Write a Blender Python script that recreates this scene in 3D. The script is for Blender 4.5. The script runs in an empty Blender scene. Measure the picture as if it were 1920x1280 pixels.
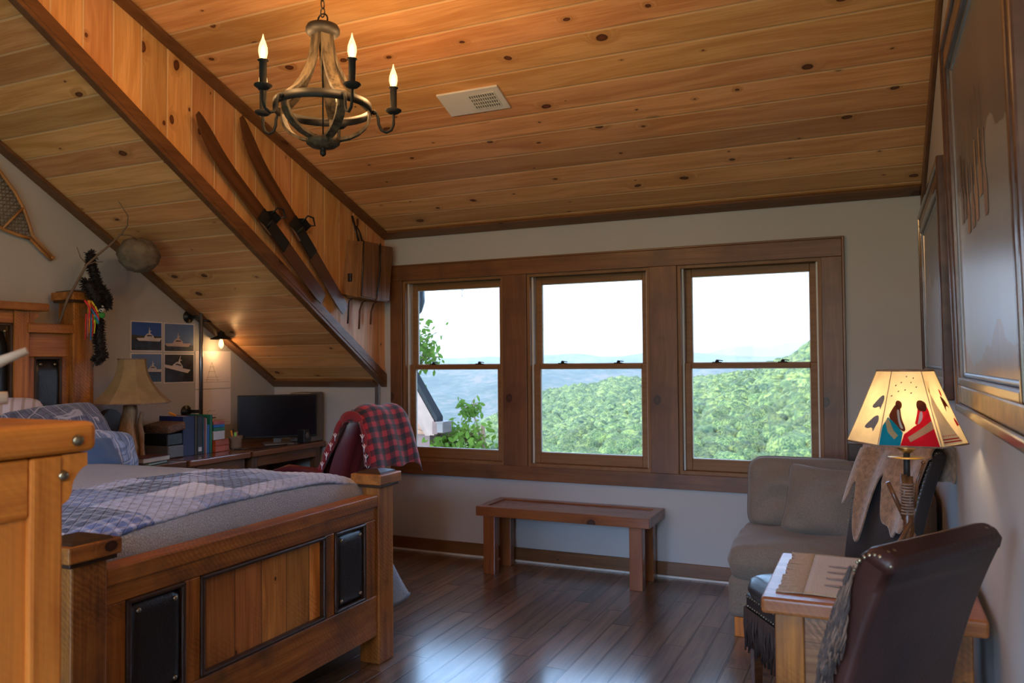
import bpy, bmesh, math, random
import numpy as np
from mathutils import Vector, Matrix, noise as mnoise
PI = math.pi
random.seed(7)
S = bpy.context.scene
COL = S.collection

# ------------------------------------------------------------------ camera
EYE = 1.45; SKY = 2.6; SOUTH = 4.5; CHAND_W = 9.0; FILL_GLOBE_W = 150.0; HAZE = .00005
cx = Vector((0.91047068, 0.41349551, -0.00803742))
cy = Vector((0.01766196, -0.01945861, 0.99965465))
cz = Vector((-0.41319631, 0.91029821, 0.02501964))
cam = bpy.data.cameras.new('camera')
co = bpy.data.objects.new('camera', cam); COL.objects.link(co)
co.matrix_world = Matrix(((cx.x, cy.x, -cz.x, 0), (cx.y, cy.y, -cz.y, 0), (cx.z, cy.z, -cz.z, EYE), (0, 0, 0, 1)))
cam.sensor_width = 36; cam.lens = 36 * 1497 / 1920
cam.clip_start = 0.05; cam.clip_end = 40000
cam.dof.use_dof = True; cam.dof.focus_distance = 4.6; cam.dof.aperture_fstop = 6.3
S.camera = co
# ------------------------------------------------------------------ view + world + sun
S.view_settings.view_transform = 'Standard'; S.view_settings.look = 'None'
S.view_settings.exposure = 0.55; S.view_settings.gamma = 1; S.view_settings.use_curve_mapping = False
W = bpy.data.worlds.new('sky'); S.world = W; W.use_nodes = True
nt = W.node_tree; nt.nodes.clear()
wo = nt.nodes.new('ShaderNodeOutputWorld'); wb = nt.nodes.new('ShaderNodeBackground')
tc = nt.nodes.new('ShaderNodeTexCoord'); sp = nt.nodes.new('ShaderNodeSeparateXYZ'); rp = nt.nodes.new('ShaderNodeValToRGB')
nt.links.new(tc.outputs['Generated'], sp.inputs[0]); 
mm = nt.nodes.new('ShaderNodeMath'); mm.operation = 'MULTIPLY_ADD'; mm.inputs[1].default_value = .5; mm.inputs[2].default_value = .5
nt.links.new(sp.outputs['Z'], mm.inputs[0]); nt.links.new(mm.outputs[0], rp.inputs[0])
cr = rp.color_ramp
cr.elements[0].position = 0.0; cr.elements[0].color = (.10, .16, .08, 1)
cr.elements[1].position = 0.49; cr.elements[1].color = (.25, .33, .28, 1)
for p, c in ((.5, (.42, .45, .49, 1)), (.545, (.44, .49, .57, 1)), (.59, (.80, 1.30, 2.15, 1)), (.67, (.85, 1.4, 2.3, 1)), (.76, (.34, .44, .62, 1)), (1., (.22, .29, .42, 1))):
    e = cr.elements.new(p); e.color = c
# the southern, sunlit half of the sky (behind the house) is brighter
my = nt.nodes.new('ShaderNodeMapRange'); my.interpolation_type = 'SMOOTHSTEP'; nt.links.new(sp.outputs['Y'], my.inputs[0])
for i_, v_ in enumerate((.15, -.55, 0., SOUTH - 1)): my.inputs[1 + i_].default_value = v_
mz = nt.nodes.new('ShaderNodeMapRange'); mz.interpolation_type = 'SMOOTHSTEP'; nt.links.new(sp.outputs['Z'], mz.inputs[0])
for i_, v_ in enumerate((.2, .5, 1., .12)): mz.inputs[1 + i_].default_value = v_
mk = nt.nodes.new('ShaderNodeMath'); mk.operation = 'MULTIPLY_ADD'; nt.links.new(my.outputs[0], mk.inputs[0]); nt.links.new(mz.outputs[0], mk.inputs[1]); mk.inputs[2].default_value = 1.
mst = nt.nodes.new('ShaderNodeMath'); mst.operation = 'MULTIPLY'; nt.links.new(mk.outputs[0], mst.inputs[0]); mst.inputs[1].default_value = SKY
nt.links.new(mst.outputs[0], wb.inputs[1]); nt.links.new(rp.outputs[0], wb.inputs[0])
nt.links.new(wb.outputs[0], wo.inputs[0])
try:
    W.cycles.sampling_method = 'MANUAL'; W.cycles.sample_map_resolution = 512
except Exception: pass
sun = bpy.data.lights.new('sun', 'SUN'); sun.energy = 1.9; sun.angle = .02; sun.color = (1, .88, .66)
so = bpy.data.objects.new('sun', sun); COL.objects.link(so)
so.rotation_euler = Vector((-.62, -.42, 1.0)).to_track_quat('Z', 'Y').to_euler()
S.cycles.max_bounces = 10; S.cycles.diffuse_bounces = 5; S.cycles.glossy_bounces = 4
S.cycles.transmission_bounces = 6; S.cycles.transparent_max_bounces = 12; S.cycles.volume_bounces = 2
S.cycles.sample_clamp_indirect = 6; S.cycles.use_denoising = True
S.cycles.caustics_reflective = False; S.cycles.caustics_refractive = False

# daylight portals in the window openings
D = 5.34; XR = .285; XD = -3.53; XL = -4.64; YB = -1.7
SD = .3617; SM = .615
def zc(y): return 2.439 + SD * (D - y)
def zm(y): return 1.27 + SM * (D - y)
YR = D - (2.439 - 1.27) / (SM - SD)
OPEN = [(-3.36, -2.49), (-2.30, -1.39), (-1.2, -.295)]; OZ0, OZ1 = .69, 2.085
BACK = [(-2.75, -1.9, 0.12, 2.25), (-1.75, -.9, 0.12, 2.25), (-.75, .1, 0.12, 2.25)]  # unseen rear windows, added and sized to let in fill daylight
def portal(x0, x1, z0, z1, y, front):
    l = bpy.data.lights.new('daylight_portal', 'AREA'); l.shape = 'RECTANGLE'; l.size = x1 - x0; l.size_y = z1 - z0
    o = bpy.data.objects.new('daylight_portal', l); COL.objects.link(o)
    o.location = ((x0 + x1) / 2, y, (z0 + z1) / 2)
    o.rotation_euler = (-PI / 2, 0, 0) if front else (PI / 2, 0, 0)
    l.cycles.is_portal = True
for a, b in OPEN: portal(a, b, OZ0, OZ1, D + .16, True)
for a, b, c, d in BACK: portal(a, b, c, d, YB - .12, False)

# ------------------------------------------------------------------ node helper
class NT:
    def __init__(s, name):
        s.m = bpy.data.materials.new(name); s.m.use_nodes = True
        s.t = s.m.node_tree; s.t.nodes.clear()
        s.out = s.t.nodes.new('ShaderNodeOutputMaterial')
    def n(s, typ, **kw):
        nd = s.t.nodes.new('ShaderNode' + typ)
        for k, v in kw.items(): setattr(nd, k, v)
        return nd
    def put(s, sock, v):
        if v is None: return
        if isinstance(v, bpy.types.NodeSocket): s.t.links.new(v, sock)
        else:
            if hasattr(sock.default_value, '__len__') and hasattr(v, '__len__') and len(v) == 3 and len(sock.default_value) == 4: v = (*v, 1)
            sock.default_value = v
    def math(s, op, a, b=None, c=None, clamp=False):
        nd = s.n('Math', operation=op, use_clamp=clamp)
        for i, v in enumerate((a, b, c)): s.put(nd.inputs[i], v)
        return nd.outputs[0]
    def add(s, a, b): return s.math('ADD', a, b)
    def mul(s, a, b): return s.math('MULTIPLY', a, b)
    def coord(s, k='Object'): return s.n('TexCoord').outputs[k]
    def sep(s, v):
        nd = s.n('SeparateXYZ'); s.put(nd.inputs[0], v); return nd.outputs
    def comb(s, x, y, z):
        nd = s.n('CombineXYZ')
        for i, v in enumerate((x, y, z)): s.put(nd.inputs[i], v)
        return nd.outputs[0]
    def noise(s, v, scale, detail=2, rough=.5, dist=0, col=False):
        nd = s.n('TexNoise'); s.put(nd.inputs['Vector'], v); nd.inputs['Scale'].default_value = scale
        nd.inputs['Detail'].default_value = detail; nd.inputs['Roughness'].default_value = rough; nd.inputs['Distortion'].default_value = dist
        return nd.outputs['Color' if col else 'Fac']
    def white(s, v, dim='1D'):
        nd = s.n('TexWhiteNoise', noise_dimensions=dim); s.put(nd.inputs['W' if dim == '1D' else 'Vector'], v); return nd.outputs['Value']
    def vor(s, v, scale, feature='F1', out='Distance', dim='3D', rnd=1):
        nd = s.n('TexVoronoi', feature=feature, voronoi_dimensions=dim); s.put(nd.inputs['Vector'], v)
        nd.inputs['Scale'].default_value = scale; nd.inputs['Randomness'].default_value = rnd
        return nd.outputs[out] if isinstance(out, str) else [nd.outputs[o] for o in out]
    def mr(s, v, a, b, c=0, d=1, smooth=False):
        nd = s.n('MapRange', interpolation_type='SMOOTHSTEP' if smooth else 'LINEAR'); s.put(nd.inputs[0], v)
        for i, x in enumerate((a, b, c, d)): s.put(nd.inputs[1 + i], x)
        return nd.outputs[0]
    def mix(s, f, a, b, mode='MIX'):
        nd = s.n('Mix', data_type='RGBA', blend_type=mode); s.put(nd.inputs[0], f); s.put(nd.inputs[6], a); s.put(nd.inputs[7], b); return nd.outputs[2]
    def ramp(s, f, *st):
        nd = s.n('ValToRGB'); s.put(nd.inputs[0], f); r = nd.color_ramp
        while len(r.elements) < len(st): r.elements.new(.5)
        for e, (p, c) in zip(r.elements, st): e.position = p; e.color = (*c, 1) if len(c) == 3 else c
        return nd.outputs[0]
    def bump(s, h, st=.3, d=.01):
        nd = s.n('Bump'); nd.inputs['Strength'].default_value = st; nd.inputs['Distance'].default_value = d; s.put(nd.inputs['Height'], h); return nd.outputs[0]
    def bsdf(s, col, rough=.5, metal=0, normal=None, spec=None, coat=0, coatr=.1, sheen=0, emit=None, es=0, trans=0):
        b = s.n('BsdfPrincipled'); s.put(b.inputs['Base Color'], col); s.put(b.inputs['Roughness'], rough); b.inputs['Metallic'].default_value = metal
        if normal is not None: s.put(b.inputs['Normal'], normal)
        if spec is not None: b.inputs['Specular IOR Level'].default_value = spec
        b.inputs['Coat Weight'].default_value = coat; b.inputs['Coat Roughness'].default_value = coatr
        b.inputs['Sheen Weight'].default_value = sheen
        b.inputs['Transmission Weight'].default_value = trans
        if emit: s.put(b.inputs['Emission Color'], emit); b.inputs['Emission Strength'].default_value = es
        s.t.links.new(b.outputs[0], s.out.inputs[0]); return b
M = {}
def plain(name, col, rough=.5, metal=0, var=.12, scale=8, bump=0, bscale=60, **kw):
    t = NT(name); P = t.coord()
    f = t.noise(P, scale, 3)
    c2 = tuple(max(0, x * (1 - var)) for x in col); c1 = tuple(min(1, x * (1 + var)) for x in col)
    c = t.mix(t.mr(f, .3, .7), c2, c1)
    nr = t.bump(t.noise(P, bscale, 3), bump, .004) if bump else None
    t.bsdf(c, rough, metal, nr, **kw); M[name] = t.m; return t.m

def wood(name, axis, light, dark, knotc=None, plank=None, length=None, off=0., knots=0.0, rough=.45, coat=0., coatr=.15,
         grain=1., var=.25, groove=.0035, gcol=None, saw=0., bump=.25, contrast=1., kscale=4.6, patina=None, spec=.3):
    """axis: grain axis; plank=(axis,width) splits it into boards"""
    t = NT(name); x = t.sep(t.coord()); ca = [i for i in range(3) if i != axis]
    a = x[axis]; b = x[ca[0]]; c = x[ca[1]]
    rnd = None; gm = None
    if plank:
        p = x[plank[0]]; q = t.math('DIVIDE', t.add(p, off), plank[1]); idx = t.math('FLOOR', q)
        rnd = t.white(idx); fr = t.math('FRACT', q)
        edge = t.mul(t.math('MINIMUM', fr, t.math('SUBTRACT', 1., fr)), plank[1])
        if length:
            la = t.math('DIVIDE', t.add(a, t.mul(rnd, length * 3.7)), length); il = t.math('FLOOR', la); fl = t.math('FRACT', la)
            edge = t.math('MINIMUM', edge, t.mul(t.math('MINIMUM', fl, t.math('SUBTRACT', 1., fl)), length))
            rnd = t.white(t.comb(idx, il, 0.), '3D')
        gm = t.mr(edge, groove * .35, groove, 1, 0, True)
    else: rnd = t.n('ObjectInfo').outputs['Random'] if False else t.white(1.0)
    so = t.mul(rnd, 37.)
    other = ca[0] if not plank else plank[0]
    o1 = x[other]; o2 = x[[i for i in ca if i != other][0]]
    kn = None
    if knots > 0:
        warp = t.mul(t.math('SUBTRACT', t.noise(t.comb(a, o1, o2), 3, 2), .5), .06)
        vv = t.comb(t.add(t.add(t.mul(a, .66), warp), so), t.add(t.add(o1, warp), t.mul(o2, 0. if plank else 1.)), 0.)
        d, colr = t.vor(vv, kscale, out=('Distance', 'Color'), dim='2D')
        d = t.add(d, t.mul(t.math('SUBTRACT', t.noise(t.comb(a, o1, o2), 26, 2), .5), .045))
        rs = t.sep(colr); gate = t.math('GREATER_THAN', rs[0], 1 - knots)
        rad = t.mr(t.math('POWER', rs[1], 2.2), 0, 1, .022, .11)
        kn = t.mul(t.mr(d, t.mul(rad, .75), rad, 1, 0, True), gate)
        ring = t.mul(t.mr(d, t.mul(rad, .3), t.mul(rad, .8), 0, 1, True), kn)
        halo = t.mul(t.mr(d, 0, t.mul(rad, 3.2), 1, 0, True), gate)
    lo = t.noise(t.comb(t.mul(a, .9), t.mul(o1, 4.), t.add(so, t.mul(o2, 4))), 1.0, 2)
    ph = t.add(t.mul(o1, 9. * grain), t.mul(lo, 2.4))
    if kn is not None: ph = t.add(ph, t.mul(halo, 1.3))
    rings = t.noise(t.comb(t.mul(a, .55), ph, t.add(so, t.mul(o2, 12.))), 2.1, 3, .6)
    fine = t.noise(t.comb(t.mul(a, 3.), t.mul(o1, 110.), t.add(so, t.mul(o2, 110.))), 1.2, 2)
    g = t.add(t.mul(rings, .7), t.mul(fine, .3))
    k = .17 / contrast
    col = t.mix(t.mr(g, .5 - k, .5 + k), dark, light)
    hs = t.n('HueSaturation'); t.put(hs.inputs['Color'], col); t.put(hs.inputs['Value'], t.mr(rnd, 0, 1, 1 - var, 1 + var))
    t.put(hs.inputs['Hue'], t.mr(t.white(t.add(rnd, 3.)), 0, 1, .492, .508)); col = hs.outputs[0]
    if patina: col = t.mix(t.mr(t.noise(t.comb(a, o1, o2), 3.1, 4, .6), .5, .72), col, patina)
    if saw:
        sw = t.n('TexWave', wave_type='BANDS', bands_direction='X'); t.put(sw.inputs['Vector'], t.comb(t.add(a, t.mul(t.add(o1, o2), .8)), o1, o2))
        sw.inputs['Scale'].default_value = 15; sw.inputs['Distortion'].default_value = 5; sw.inputs['Detail'].default_value = 2; sw.inputs['Detail Scale'].default_value = 3
        msk = t.mr(t.noise(t.comb(a, o1, o2), 2.7, 2), .45, .6)
        col = t.mix(t.mul(t.mul(sw.outputs['Fac'], msk), saw), col, tuple(v * .35 for v in dark))
    if kn is not None:
        col = t.mix(t.mul(halo, .6), col, tuple(v * .7 for v in dark))
        kc = t.mix(ring, tuple(v * 1.9 for v in knotc), knotc); col = t.mix(kn, col, kc)
    hh = t.mul(g, .4)
    if gm is not None:
        col = t.mix(t.mul(gm, .62), col, gcol if gcol else tuple(v * .3 for v in dark)); hh = t.add(hh, t.mul(gm, -2.2))
    nr = t.bump(hh, bump, .004)
    t.bsdf(col, t.mr(g, .3, .7, rough * 1.15, rough * .9), 0, nr, coat=coat, coatr=coatr, spec=spec)
    M[name] = t.m; return t.m

PL, PDK, PK = (.78, .41, .17), (.60, .27, .09), (.085, .027, .011)  # lighter gcol below paints the lit gap edges of the pine boards
wood('pine_ceiling', 0, PL, PDK, PK, plank=(1, .184), off=.05, knots=.62, rough=.42, gcol=(.80, .55, .30), groove=.010, contrast=1.7, var=.2, coat=.15, coatr=.3, bump=.35)
wood('pine_slope', 0, PL, PDK, PK, plank=(1, .158), off=.03, knots=.5, rough=.42, gcol=(.80, .55, .30), groove=.009, contrast=1.7, var=.2, coat=.15, coatr=.3, bump=.35)
wood('pine_cheek', 2, PL, PDK, PK, plank=(1, .172), off=-.102 + .172, knots=.6, rough=.42, gcol=(.82, .58, .33), groove=.008, contrast=1.7, var=.15, coat=.15, coatr=.3, bump=.35)
TL, TD, TK = (.24, .095, .04), (.13, .048, .02), (.035, .012, .006)
for i, ax in enumerate('xyz'): wood('trim_' + ax, i, TL, TD, TK, knots=.22, rough=.38, coat=.2, coatr=.25, kscale=3.4)
CL, CD = (.27, .105, .045), (.15, .055, .024)
wood('casing_x', 0, CL, CD, TK, knots=.5, rough=.4, coat=.15, coatr=.3, kscale=3.2, patina=(.10, .04, .02))
wood('casing_z', 2, CL, CD, TK, knots=.5, rough=.4, coat=.15, coatr=.3, kscale=3.2, patina=(.10, .04, .02))
wood('sash_x', 0, (.34, .155, .062), (.24, .10, .04), rough=.45)
wood('sash_z', 2, (.34, .155, .062), (.24, .10, .04), rough=.45)
wood('floor_wood', 1, (.20, .125, .078), (.075, .040, .022), (.015, .007, .005), plank=(0, .112), length=.95, knots=.12, rough=.34, coat=1., coatr=.17, spec=.5, var=.38, groove=.006, gcol=(.012, .007, .005), bump=.75, contrast=1.2)
RL, RD = (.52, .175, .036), (.21, .062, .014)
for i, ax in enumerate('xyz'):
    wood('barn_' + ax, i, RL, RD, (.03, .01, .005), knots=.15, rough=.42, coat=.15, coatr=.25, saw=.35, var=0, contrast=1.1, patina=(.10, .045, .02))
wood('barn_plank_z', 2, (.90, .37, .09), (.42, .135, .03), (.05, .018, .008), plank=(1, .145), off=.02, knots=.3, rough=.36, coat=.4, coatr=.2, saw=.25, var=.42, contrast=1.2, groove=.005, grain=.5)
wood('barn_plank_x', 0, (.40, .20, .09), (.17, .075, .034), (.02, .01, .006), plank=(2, .13), off=.02, knots=.45, rough=.45, coat=.2, saw=.6, var=.2, contrast=1.2, groove=.002)
for i, ax in enumerate('xy'): wood('honey_' + ax, i, (.95, .31, .058), (.58, .15, .024), (.05, .02, .01), knots=.1, rough=.35, coat=.15, coatr=.15, saw=.12, contrast=1.1, spec=.2)
wood('honey_z', 2, (.92, .29, .055), (.54, .135, .022), (.05, .02, .01), knots=.1, rough=.35, coat=.15, coatr=.15, saw=.12, spec=.2)
for i, ax in enumerate('xyz'): wood('cherry_' + ax, i, (.36, .115, .038), (.18, .048, .018), (.03, .01, .006), knots=.1, rough=.28, coat=.5, coatr=.12, saw=.2)
for i, ax in enumerate('xy'): wood('table_' + ax, i, (.48, .185, .055), (.24, .08, .025), (.03, .01, .006), plank=(1 - i, .15), off=.055, knots=.15, rough=.35, coat=.12, coatr=.15, saw=.3, spec=.25, var=.12, groove=.002)
wood('deskw_y', 1, (.24, .09, .035), (.11, .038, .017), (.02, .01, .005), plank=(0, .14), knots=.2, rough=.25, coat=.6, coatr=.1, var=.12)
wood('deskw_z', 2, (.19, .085, .04), (.08, .034, .017), (.02, .01, .005), knots=.2, rough=.35, coat=.3)
wood('ski_wood', 0, (.17, .06, .025), (.075, .025, .011), rough=.35, coat=.3)
wood('bark_wood', 2, (.62, .38, .21), (.20, .09, .04), (.06, .03, .015), knots=.4, rough=.5, kscale=9, contrast=1.4)
wood('grey_oak', 2, (.14, .10, .062), (.035, .024, .015), rough=.6, contrast=1.6, grain=2, bump=.6)
wood('dark_box', 0, (.075, .034, .018), (.04, .018, .01), rough=.4, coat=.2)
wood('pack_wood', 2, (.34, .15, .06), (.17, .068, .028), (.03, .012, .006), rough=.5, contrast=1.1, knots=.1)

plain('wall_paint', (.45, .435, .43), .65, var=.03, scale=1.5, bump=.05, bscale=90)
plain('white_line', (.6, .58, .55), .6)
plain('vinyl', (.62, .60, .55), .4, var=.03)
plain('black_metal', (.022, .020, .019), .42, .6, bump=.1)
plain('bronze', (.014, .011, .009), .6, .2)
plain('matte_black', (.008, .007, .006), .8)
plain('lining', (.22, .012, .018), .9, sheen=.2)
plain('steel', (.32, .33, .36), .3, .9)
plain('clavos', (.30, .26, .18), .28, .95, bump=.2, bscale=150)
plain('brass', (.45, .32, .14), .3, .9)
plain('white_enamel', (.72, .70, .66), .4, var=.03)
plain('vent_dark', (.10, .10, .10), .6)
plain('black_leather', (.014, .012, .012), .32, bump=.35, bscale=160, spec=.6)
plain('brown_leather', (.034, .012, .010), .38, bump=.18, bscale=120, var=.3, scale=5, spec=.3)
plain('grey_leather', (.030, .026, .026), .32, bump=.18, bscale=120, var=.2, scale=5, spec=.6)
plain('burgundy', (.11, .014, .018), .28, bump=.15, bscale=90, spec=.6, coat=.2)
plain('fringe_tan', (.23, .145, .105), .7, var=.3, scale=40)
plain('fringe_tip', (.13, .075, .05), .7, var=.3, scale=40)
plain('fringe_dark', (.045, .028, .024), .7, var=.4, scale=40)
plain('suede', (.30, .17, .09), .9, var=.4, scale=45, bump=1.0, bscale=170, sheen=.6)
plain('nest', (.15, .115, .085), .9, var=.3, scale=16, bump=.8, bscale=30)
plain('twig', (.16, .10, .065), .8)
plain('garland', (.010, .006, .007), .75)
plain('yarn_red', (.65, .03, .03), .8); plain('yarn_green', (.04, .30, .05), .8); plain('yarn_yellow', (.75, .55, .04), .8); plain('yarn_white', (.75, .72, .72), .8)
plain('yarn_orange', (.75, .22, .03), .8); plain('yarn_blue', (.05, .22, .5), .8)
plain('ash_frame', (.42, .20, .07), .4, var=.2); plain('rawhide', (.14, .10, .07), .7)
plain('paper', (.84, .76, .78), .7, var=.02); plain('pencil', (.36, .31, .31), .8); plain('ink', (.07, .05, .06), .7)
plain('photo_white', (.70, .64, .64), .4); plain('photo_sky', (.03, .10, .36), .35, var=.1, scale=3); plain('photo_sky2', (.11, .18, .36), .35); plain('photo_sea', (.025, .04, .075), .35, var=.5, scale=25)
plain('photo_dark', (.022, .022, .03), .35, var=.5, scale=25); plain('photo_trees', (.05, .045, .03), .4); plain('boat_white', (.62, .56, .56), .4); plain('boat_pink', (.50, .36, .36), .4)
plain('screen', (.008, .009, .014), .16, spec=.6); plain('plastic_black', (.012, .012, .013), .35); plain('plastic_grey', (.12, .115, .115), .4); plain('pc_side', (.15, .13, .12), .4)
plain('book_navy', (.012, .016, .075), .5); plain('book_olive', (.07, .055, .03), .5); plain('book_black', (.018, .014, .013), .5); plain('book_teal', (.03, .14, .18), .5)
plain('book_white', (.55, .56, .56), .5); plain('book_blue', (.02, .14, .42), .5); plain('book_green', (.01, .15, .07), .5); plain('book_red', (.28, .03, .05), .5)
plain('book_maroon', (.09, .022, .018), .5); plain('pages', (.5, .45, .40), .8); plain('orange', (.75, .27, .02), .6); plain('lime', (.25, .55, .12), .6); plain('pink', (.42, .12, .14), .6)
plain('red_box', (.35, .055, .012), .35, var=.3, scale=20); plain('burlap_cup', (.19, .125, .08), .9, bump=.6, bscale=150)
plain('wicker', (.13, .06, .028), .6, var=.6, scale=60, bump=.8, bscale=70)
plain('antler', (.55, .44, .34), .5, var=.2); plain('blue_cotton', (.045, .10, .22), .85, sheen=.3); plain('outlet', (.6, .58, .54), .4)
plain('frame_dark', (.07, .028, .018), .25, coat=.5, var=.4, scale=14); plain('frame_gilt', (.22, .12, .05), .3, .4, var=.6, scale=18); plain('mat_board', (.20, .17, .13), .5)
plain('roof_shingle', (.02, .02, .022), .9, bump=.4, bscale=30, spec=.1); plain('fascia', (.20, .12, .10), .6); plain('siding', (.24, .10, .06), .6); plain('siding_dark', (.10, .05, .045), .7); plain('gutter', (.09, .065, .065), .5); plain('downspout', (.10, .12, .15), .35)
plain('grey_deep', (.05, .05, .055), .8)

def fabric(name, c1, c2, sc=260, rough=.95, bumpv=.5, sheen=.2):
    t = NT(name); P = t.coord(); x = t.sep(P)
    n1 = t.noise(P, sc, 2, .7); n2 = t.noise(P, 6, 3)
    s1 = t.math('SINE', t.mul(t.add(x[0], x[1]), 900.)); s2 = t.math('SINE', t.mul(t.add(x[2], x[1]), 900.))
    w = t.add(t.mul(t.mul(s1, s2), .06), n1)
    col = t.mix(t.mr(w, .25, .8), c1, c2); col = t.mix(t.mul(t.mr(n2, .4, .7), .15), col, c1)
    t.bsdf(col, rough, 0, t.bump(w, bumpv, .002), sheen=sheen); M[name] = t.m
fabric('sofa_fabric', (.15, .118, .092), (.33, .27, .215))
fabric('coverlet', (.15, .155, .175), (.20, .205, .23), 40, bumpv=.3)
fabric('sofa_piping', (.12, .092, .072), (.24, .19, .15))
fabric('burlap', (.27, .19, .125), (.44, .335, .235), 200)
def coverlet_tex():
    t = NT('coverlet'); P = t.coord(); x = t.sep(P)
    u = t.add(x[1], t.mul(x[0], .0)); v = t.add(x[0], x[2])
    vv = t.comb(u, v, 0.)
    d = t.vor(vv, 105, feature='DISTANCE_TO_EDGE')
    h = t.mr(d, 0, .12, 0, 1, True)
    col = t.mix(h, (.31, .34, .40), (.38, .41, .48))
    t.bsdf(col, .8, 0, t.bump(h, .8, .004), sheen=.2); M['coverlet'] = t.m
coverlet_tex()

def stripe(t, c, per, w, soft=.12):
    f = t.math('FRACT', t.math('DIVIDE', c, per)); d = t.math('ABSOLUTE', t.math('SUBTRACT', f, .5))
    return t.mr(d, w / 2 - soft * .5, w / 2 + soft * .5, 1, 0, True)
def plaid(name, u, v, base, c1, c2, per, rough=.9, check=False, bump=.3):
    t = NT(name); x = t.sep(t.coord())
    def ax(s): return t.add(x[s[0]], x[s[1]]) if len(s) == 2 else x[s[0]]
    U, V = ax(u), ax(v)
    if check:
        a = stripe(t, U, per, .5, .04); b = stripe(t, V, per, .5, .04)
        s = t.mul(t.add(a, b), .5)
        col = t.ramp(s, (0, base), (.5, c1), (1, c2)); t.put
    else:
        a = t.math('MAXIMUM', stripe(t, U, per, .3), stripe(t, t.add(U, per * .37), per, .08, .04)); b = t.math('MAXIMUM', stripe(t, V, per, .3), stripe(t, t.add(V, per * .37), per, .08, .04))
        col = t.mix(t.mul(a, .55), base, c1); col = t.mix(t.mul(b, .55), col, c1)
        w = stripe(t, t.add(U, per * .6), per * 2, .08, .03); w2 = stripe(t, t.add(V, per * .6), per * 2, .08, .03)
        col = t.mix(t.mul(t.math('MAXIMUM', w, w2), .7), col, c2)
    nn = t.noise(t.coord(), 180, 2)
    t.bsdf(col, rough, 0, t.bump(nn, bump, .002), sheen=.3); M[name] = t.m
plaid('buffalo', (1,), (0, 2), (.48, .015, .025), (.13, .008, .016), (.008, .008, .012), .085, check=True)
plaid('blue_plaid', (1,), (0, 2), (.30, .42, .66), (.03, .05, .14), (.62, .66, .80), .05)
plaid('grey_plaid', (1,), (0, 2), (.13, .14, .22), (.02, .025, .06), (.50, .50, .60), .034)
def striped(name, base, c1, per):
    t = NT(name); x = t.sep(t.coord()); s = stripe(t, t.add(t.mul(x[0], .8), x[1]), per, .3)
    t.bsdf(t.mix(s, base, c1), .9, sheen=.2); M[name] = t.m
striped('white_stripe', (.60, .55, .62), (.40, .33, .32), .06)
def quilt_mat():
    t = NT('quilt'); P = t.coord(); x = t.sep(P); U = x[1]; V = t.add(x[0], t.mul(x[2], -1.))
    w = .235; a = t.math('FLOOR', t.math('DIVIDE', U, w)); b = t.math('FLOOR', t.math('DIVIDE', t.add(V, .03), w))
    r = t.white(t.comb(a, b, 1.), '3D'); r2 = t.white(t.comb(a, b, 5.), '3D')
    c0 = t.ramp(r, (0, (.52, .58, .76)), (.18, (.15, .20, .42)), (.40, (.70, .73, .84)), (.58, (.012, .02, .075)), (.76, (.32, .40, .64)), (.9, (.045, .07, .22)))
    t.m.node_tree.nodes[-1]
    for nd in t.t.nodes:
        if nd.type == 'VALTORGB': nd.color_ramp.interpolation = 'CONSTANT'
    c1 = t.ramp(r2, (0, (.03, .045, .18)), (.5, (.74, .78, .92)), (1, (.05, .08, .24)))
    per = .045
    s = t.mul(t.add(stripe(t, U, per, .5, .15), stripe(t, V, per, .5, .15)), .5)
    s2 = t.mul(t.add(stripe(t, U, .058, .3), stripe(t, V, .058, .3)), .6)
    sel = t.math('GREATER_THAN', r2, .5)
    sm = t.add(t.mul(s, sel), t.mul(t.mul(s2, .8), t.math('SUBTRACT', 1., sel)))
    col = t.mix(t.mul(sm, .8), c0, c1)
    big = t.mr(t.noise(P, 30, 3), .3, .7, .82, 1.1)
    hs = t.n('HueSaturation'); t.put(hs.inputs['Color'], col); t.put(hs.inputs['Value'], big); hs.inputs['Saturation'].default_value = 1.2
    q = .05
    d1 = t.math('ABSOLUTE', t.math('SUBTRACT', t.math('FRACT', t.math('DIVIDE', t.add(U, V), q)), .5)); d2 = t.math('ABSOLUTE', t.math('SUBTRACT', t.math('FRACT', t.math('DIVIDE', t.math('SUBTRACT', U, V), q)), .5))
    h = t.math('MINIMUM', t.mr(d1, .5, .38, 0, 1, True), t.mr(d2, .5, .38, 0, 1, True))
    t.bsdf(hs.outputs[0], .92, 0, t.bump(t.add(h, t.mul(t.noise(P, 60, 2), .6)), .6, .008), sheen=.3); M['quilt'] = t.m
quilt_mat()
def glass_mat():
    t = NT('glass'); tr = t.n('BsdfTransparent'); gl = t.n('BsdfGlossy'); gl.inputs['Roughness'].default_value = .02
    fr = t.n('Fresnel'); fr.inputs[0].default_value = 1.16; mx = t.n('MixShader')
    tr.inputs[0].default_value = (.96, .975, .97, 1)
    t.t.links.new(fr.outputs[0], mx.inputs[0]); t.t.links.new(tr.outputs[0], mx.inputs[1]); t.t.links.new(gl.outputs[0], mx.inputs[2]); t.t.links.new(mx.outputs[0], t.out.inputs[0]); M['glass'] = t.m
glass_mat()
def emis(name, col, st):
    t = NT(name); e = t.n('Emission'); e.inputs[0].default_value = (*col, 1); e.inputs[1].default_value = st; t.t.links.new(e.outputs[0], t.out.inputs[0]); M[name] = t.m
emis('filament', (1., .62, .22), 60.)
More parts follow.
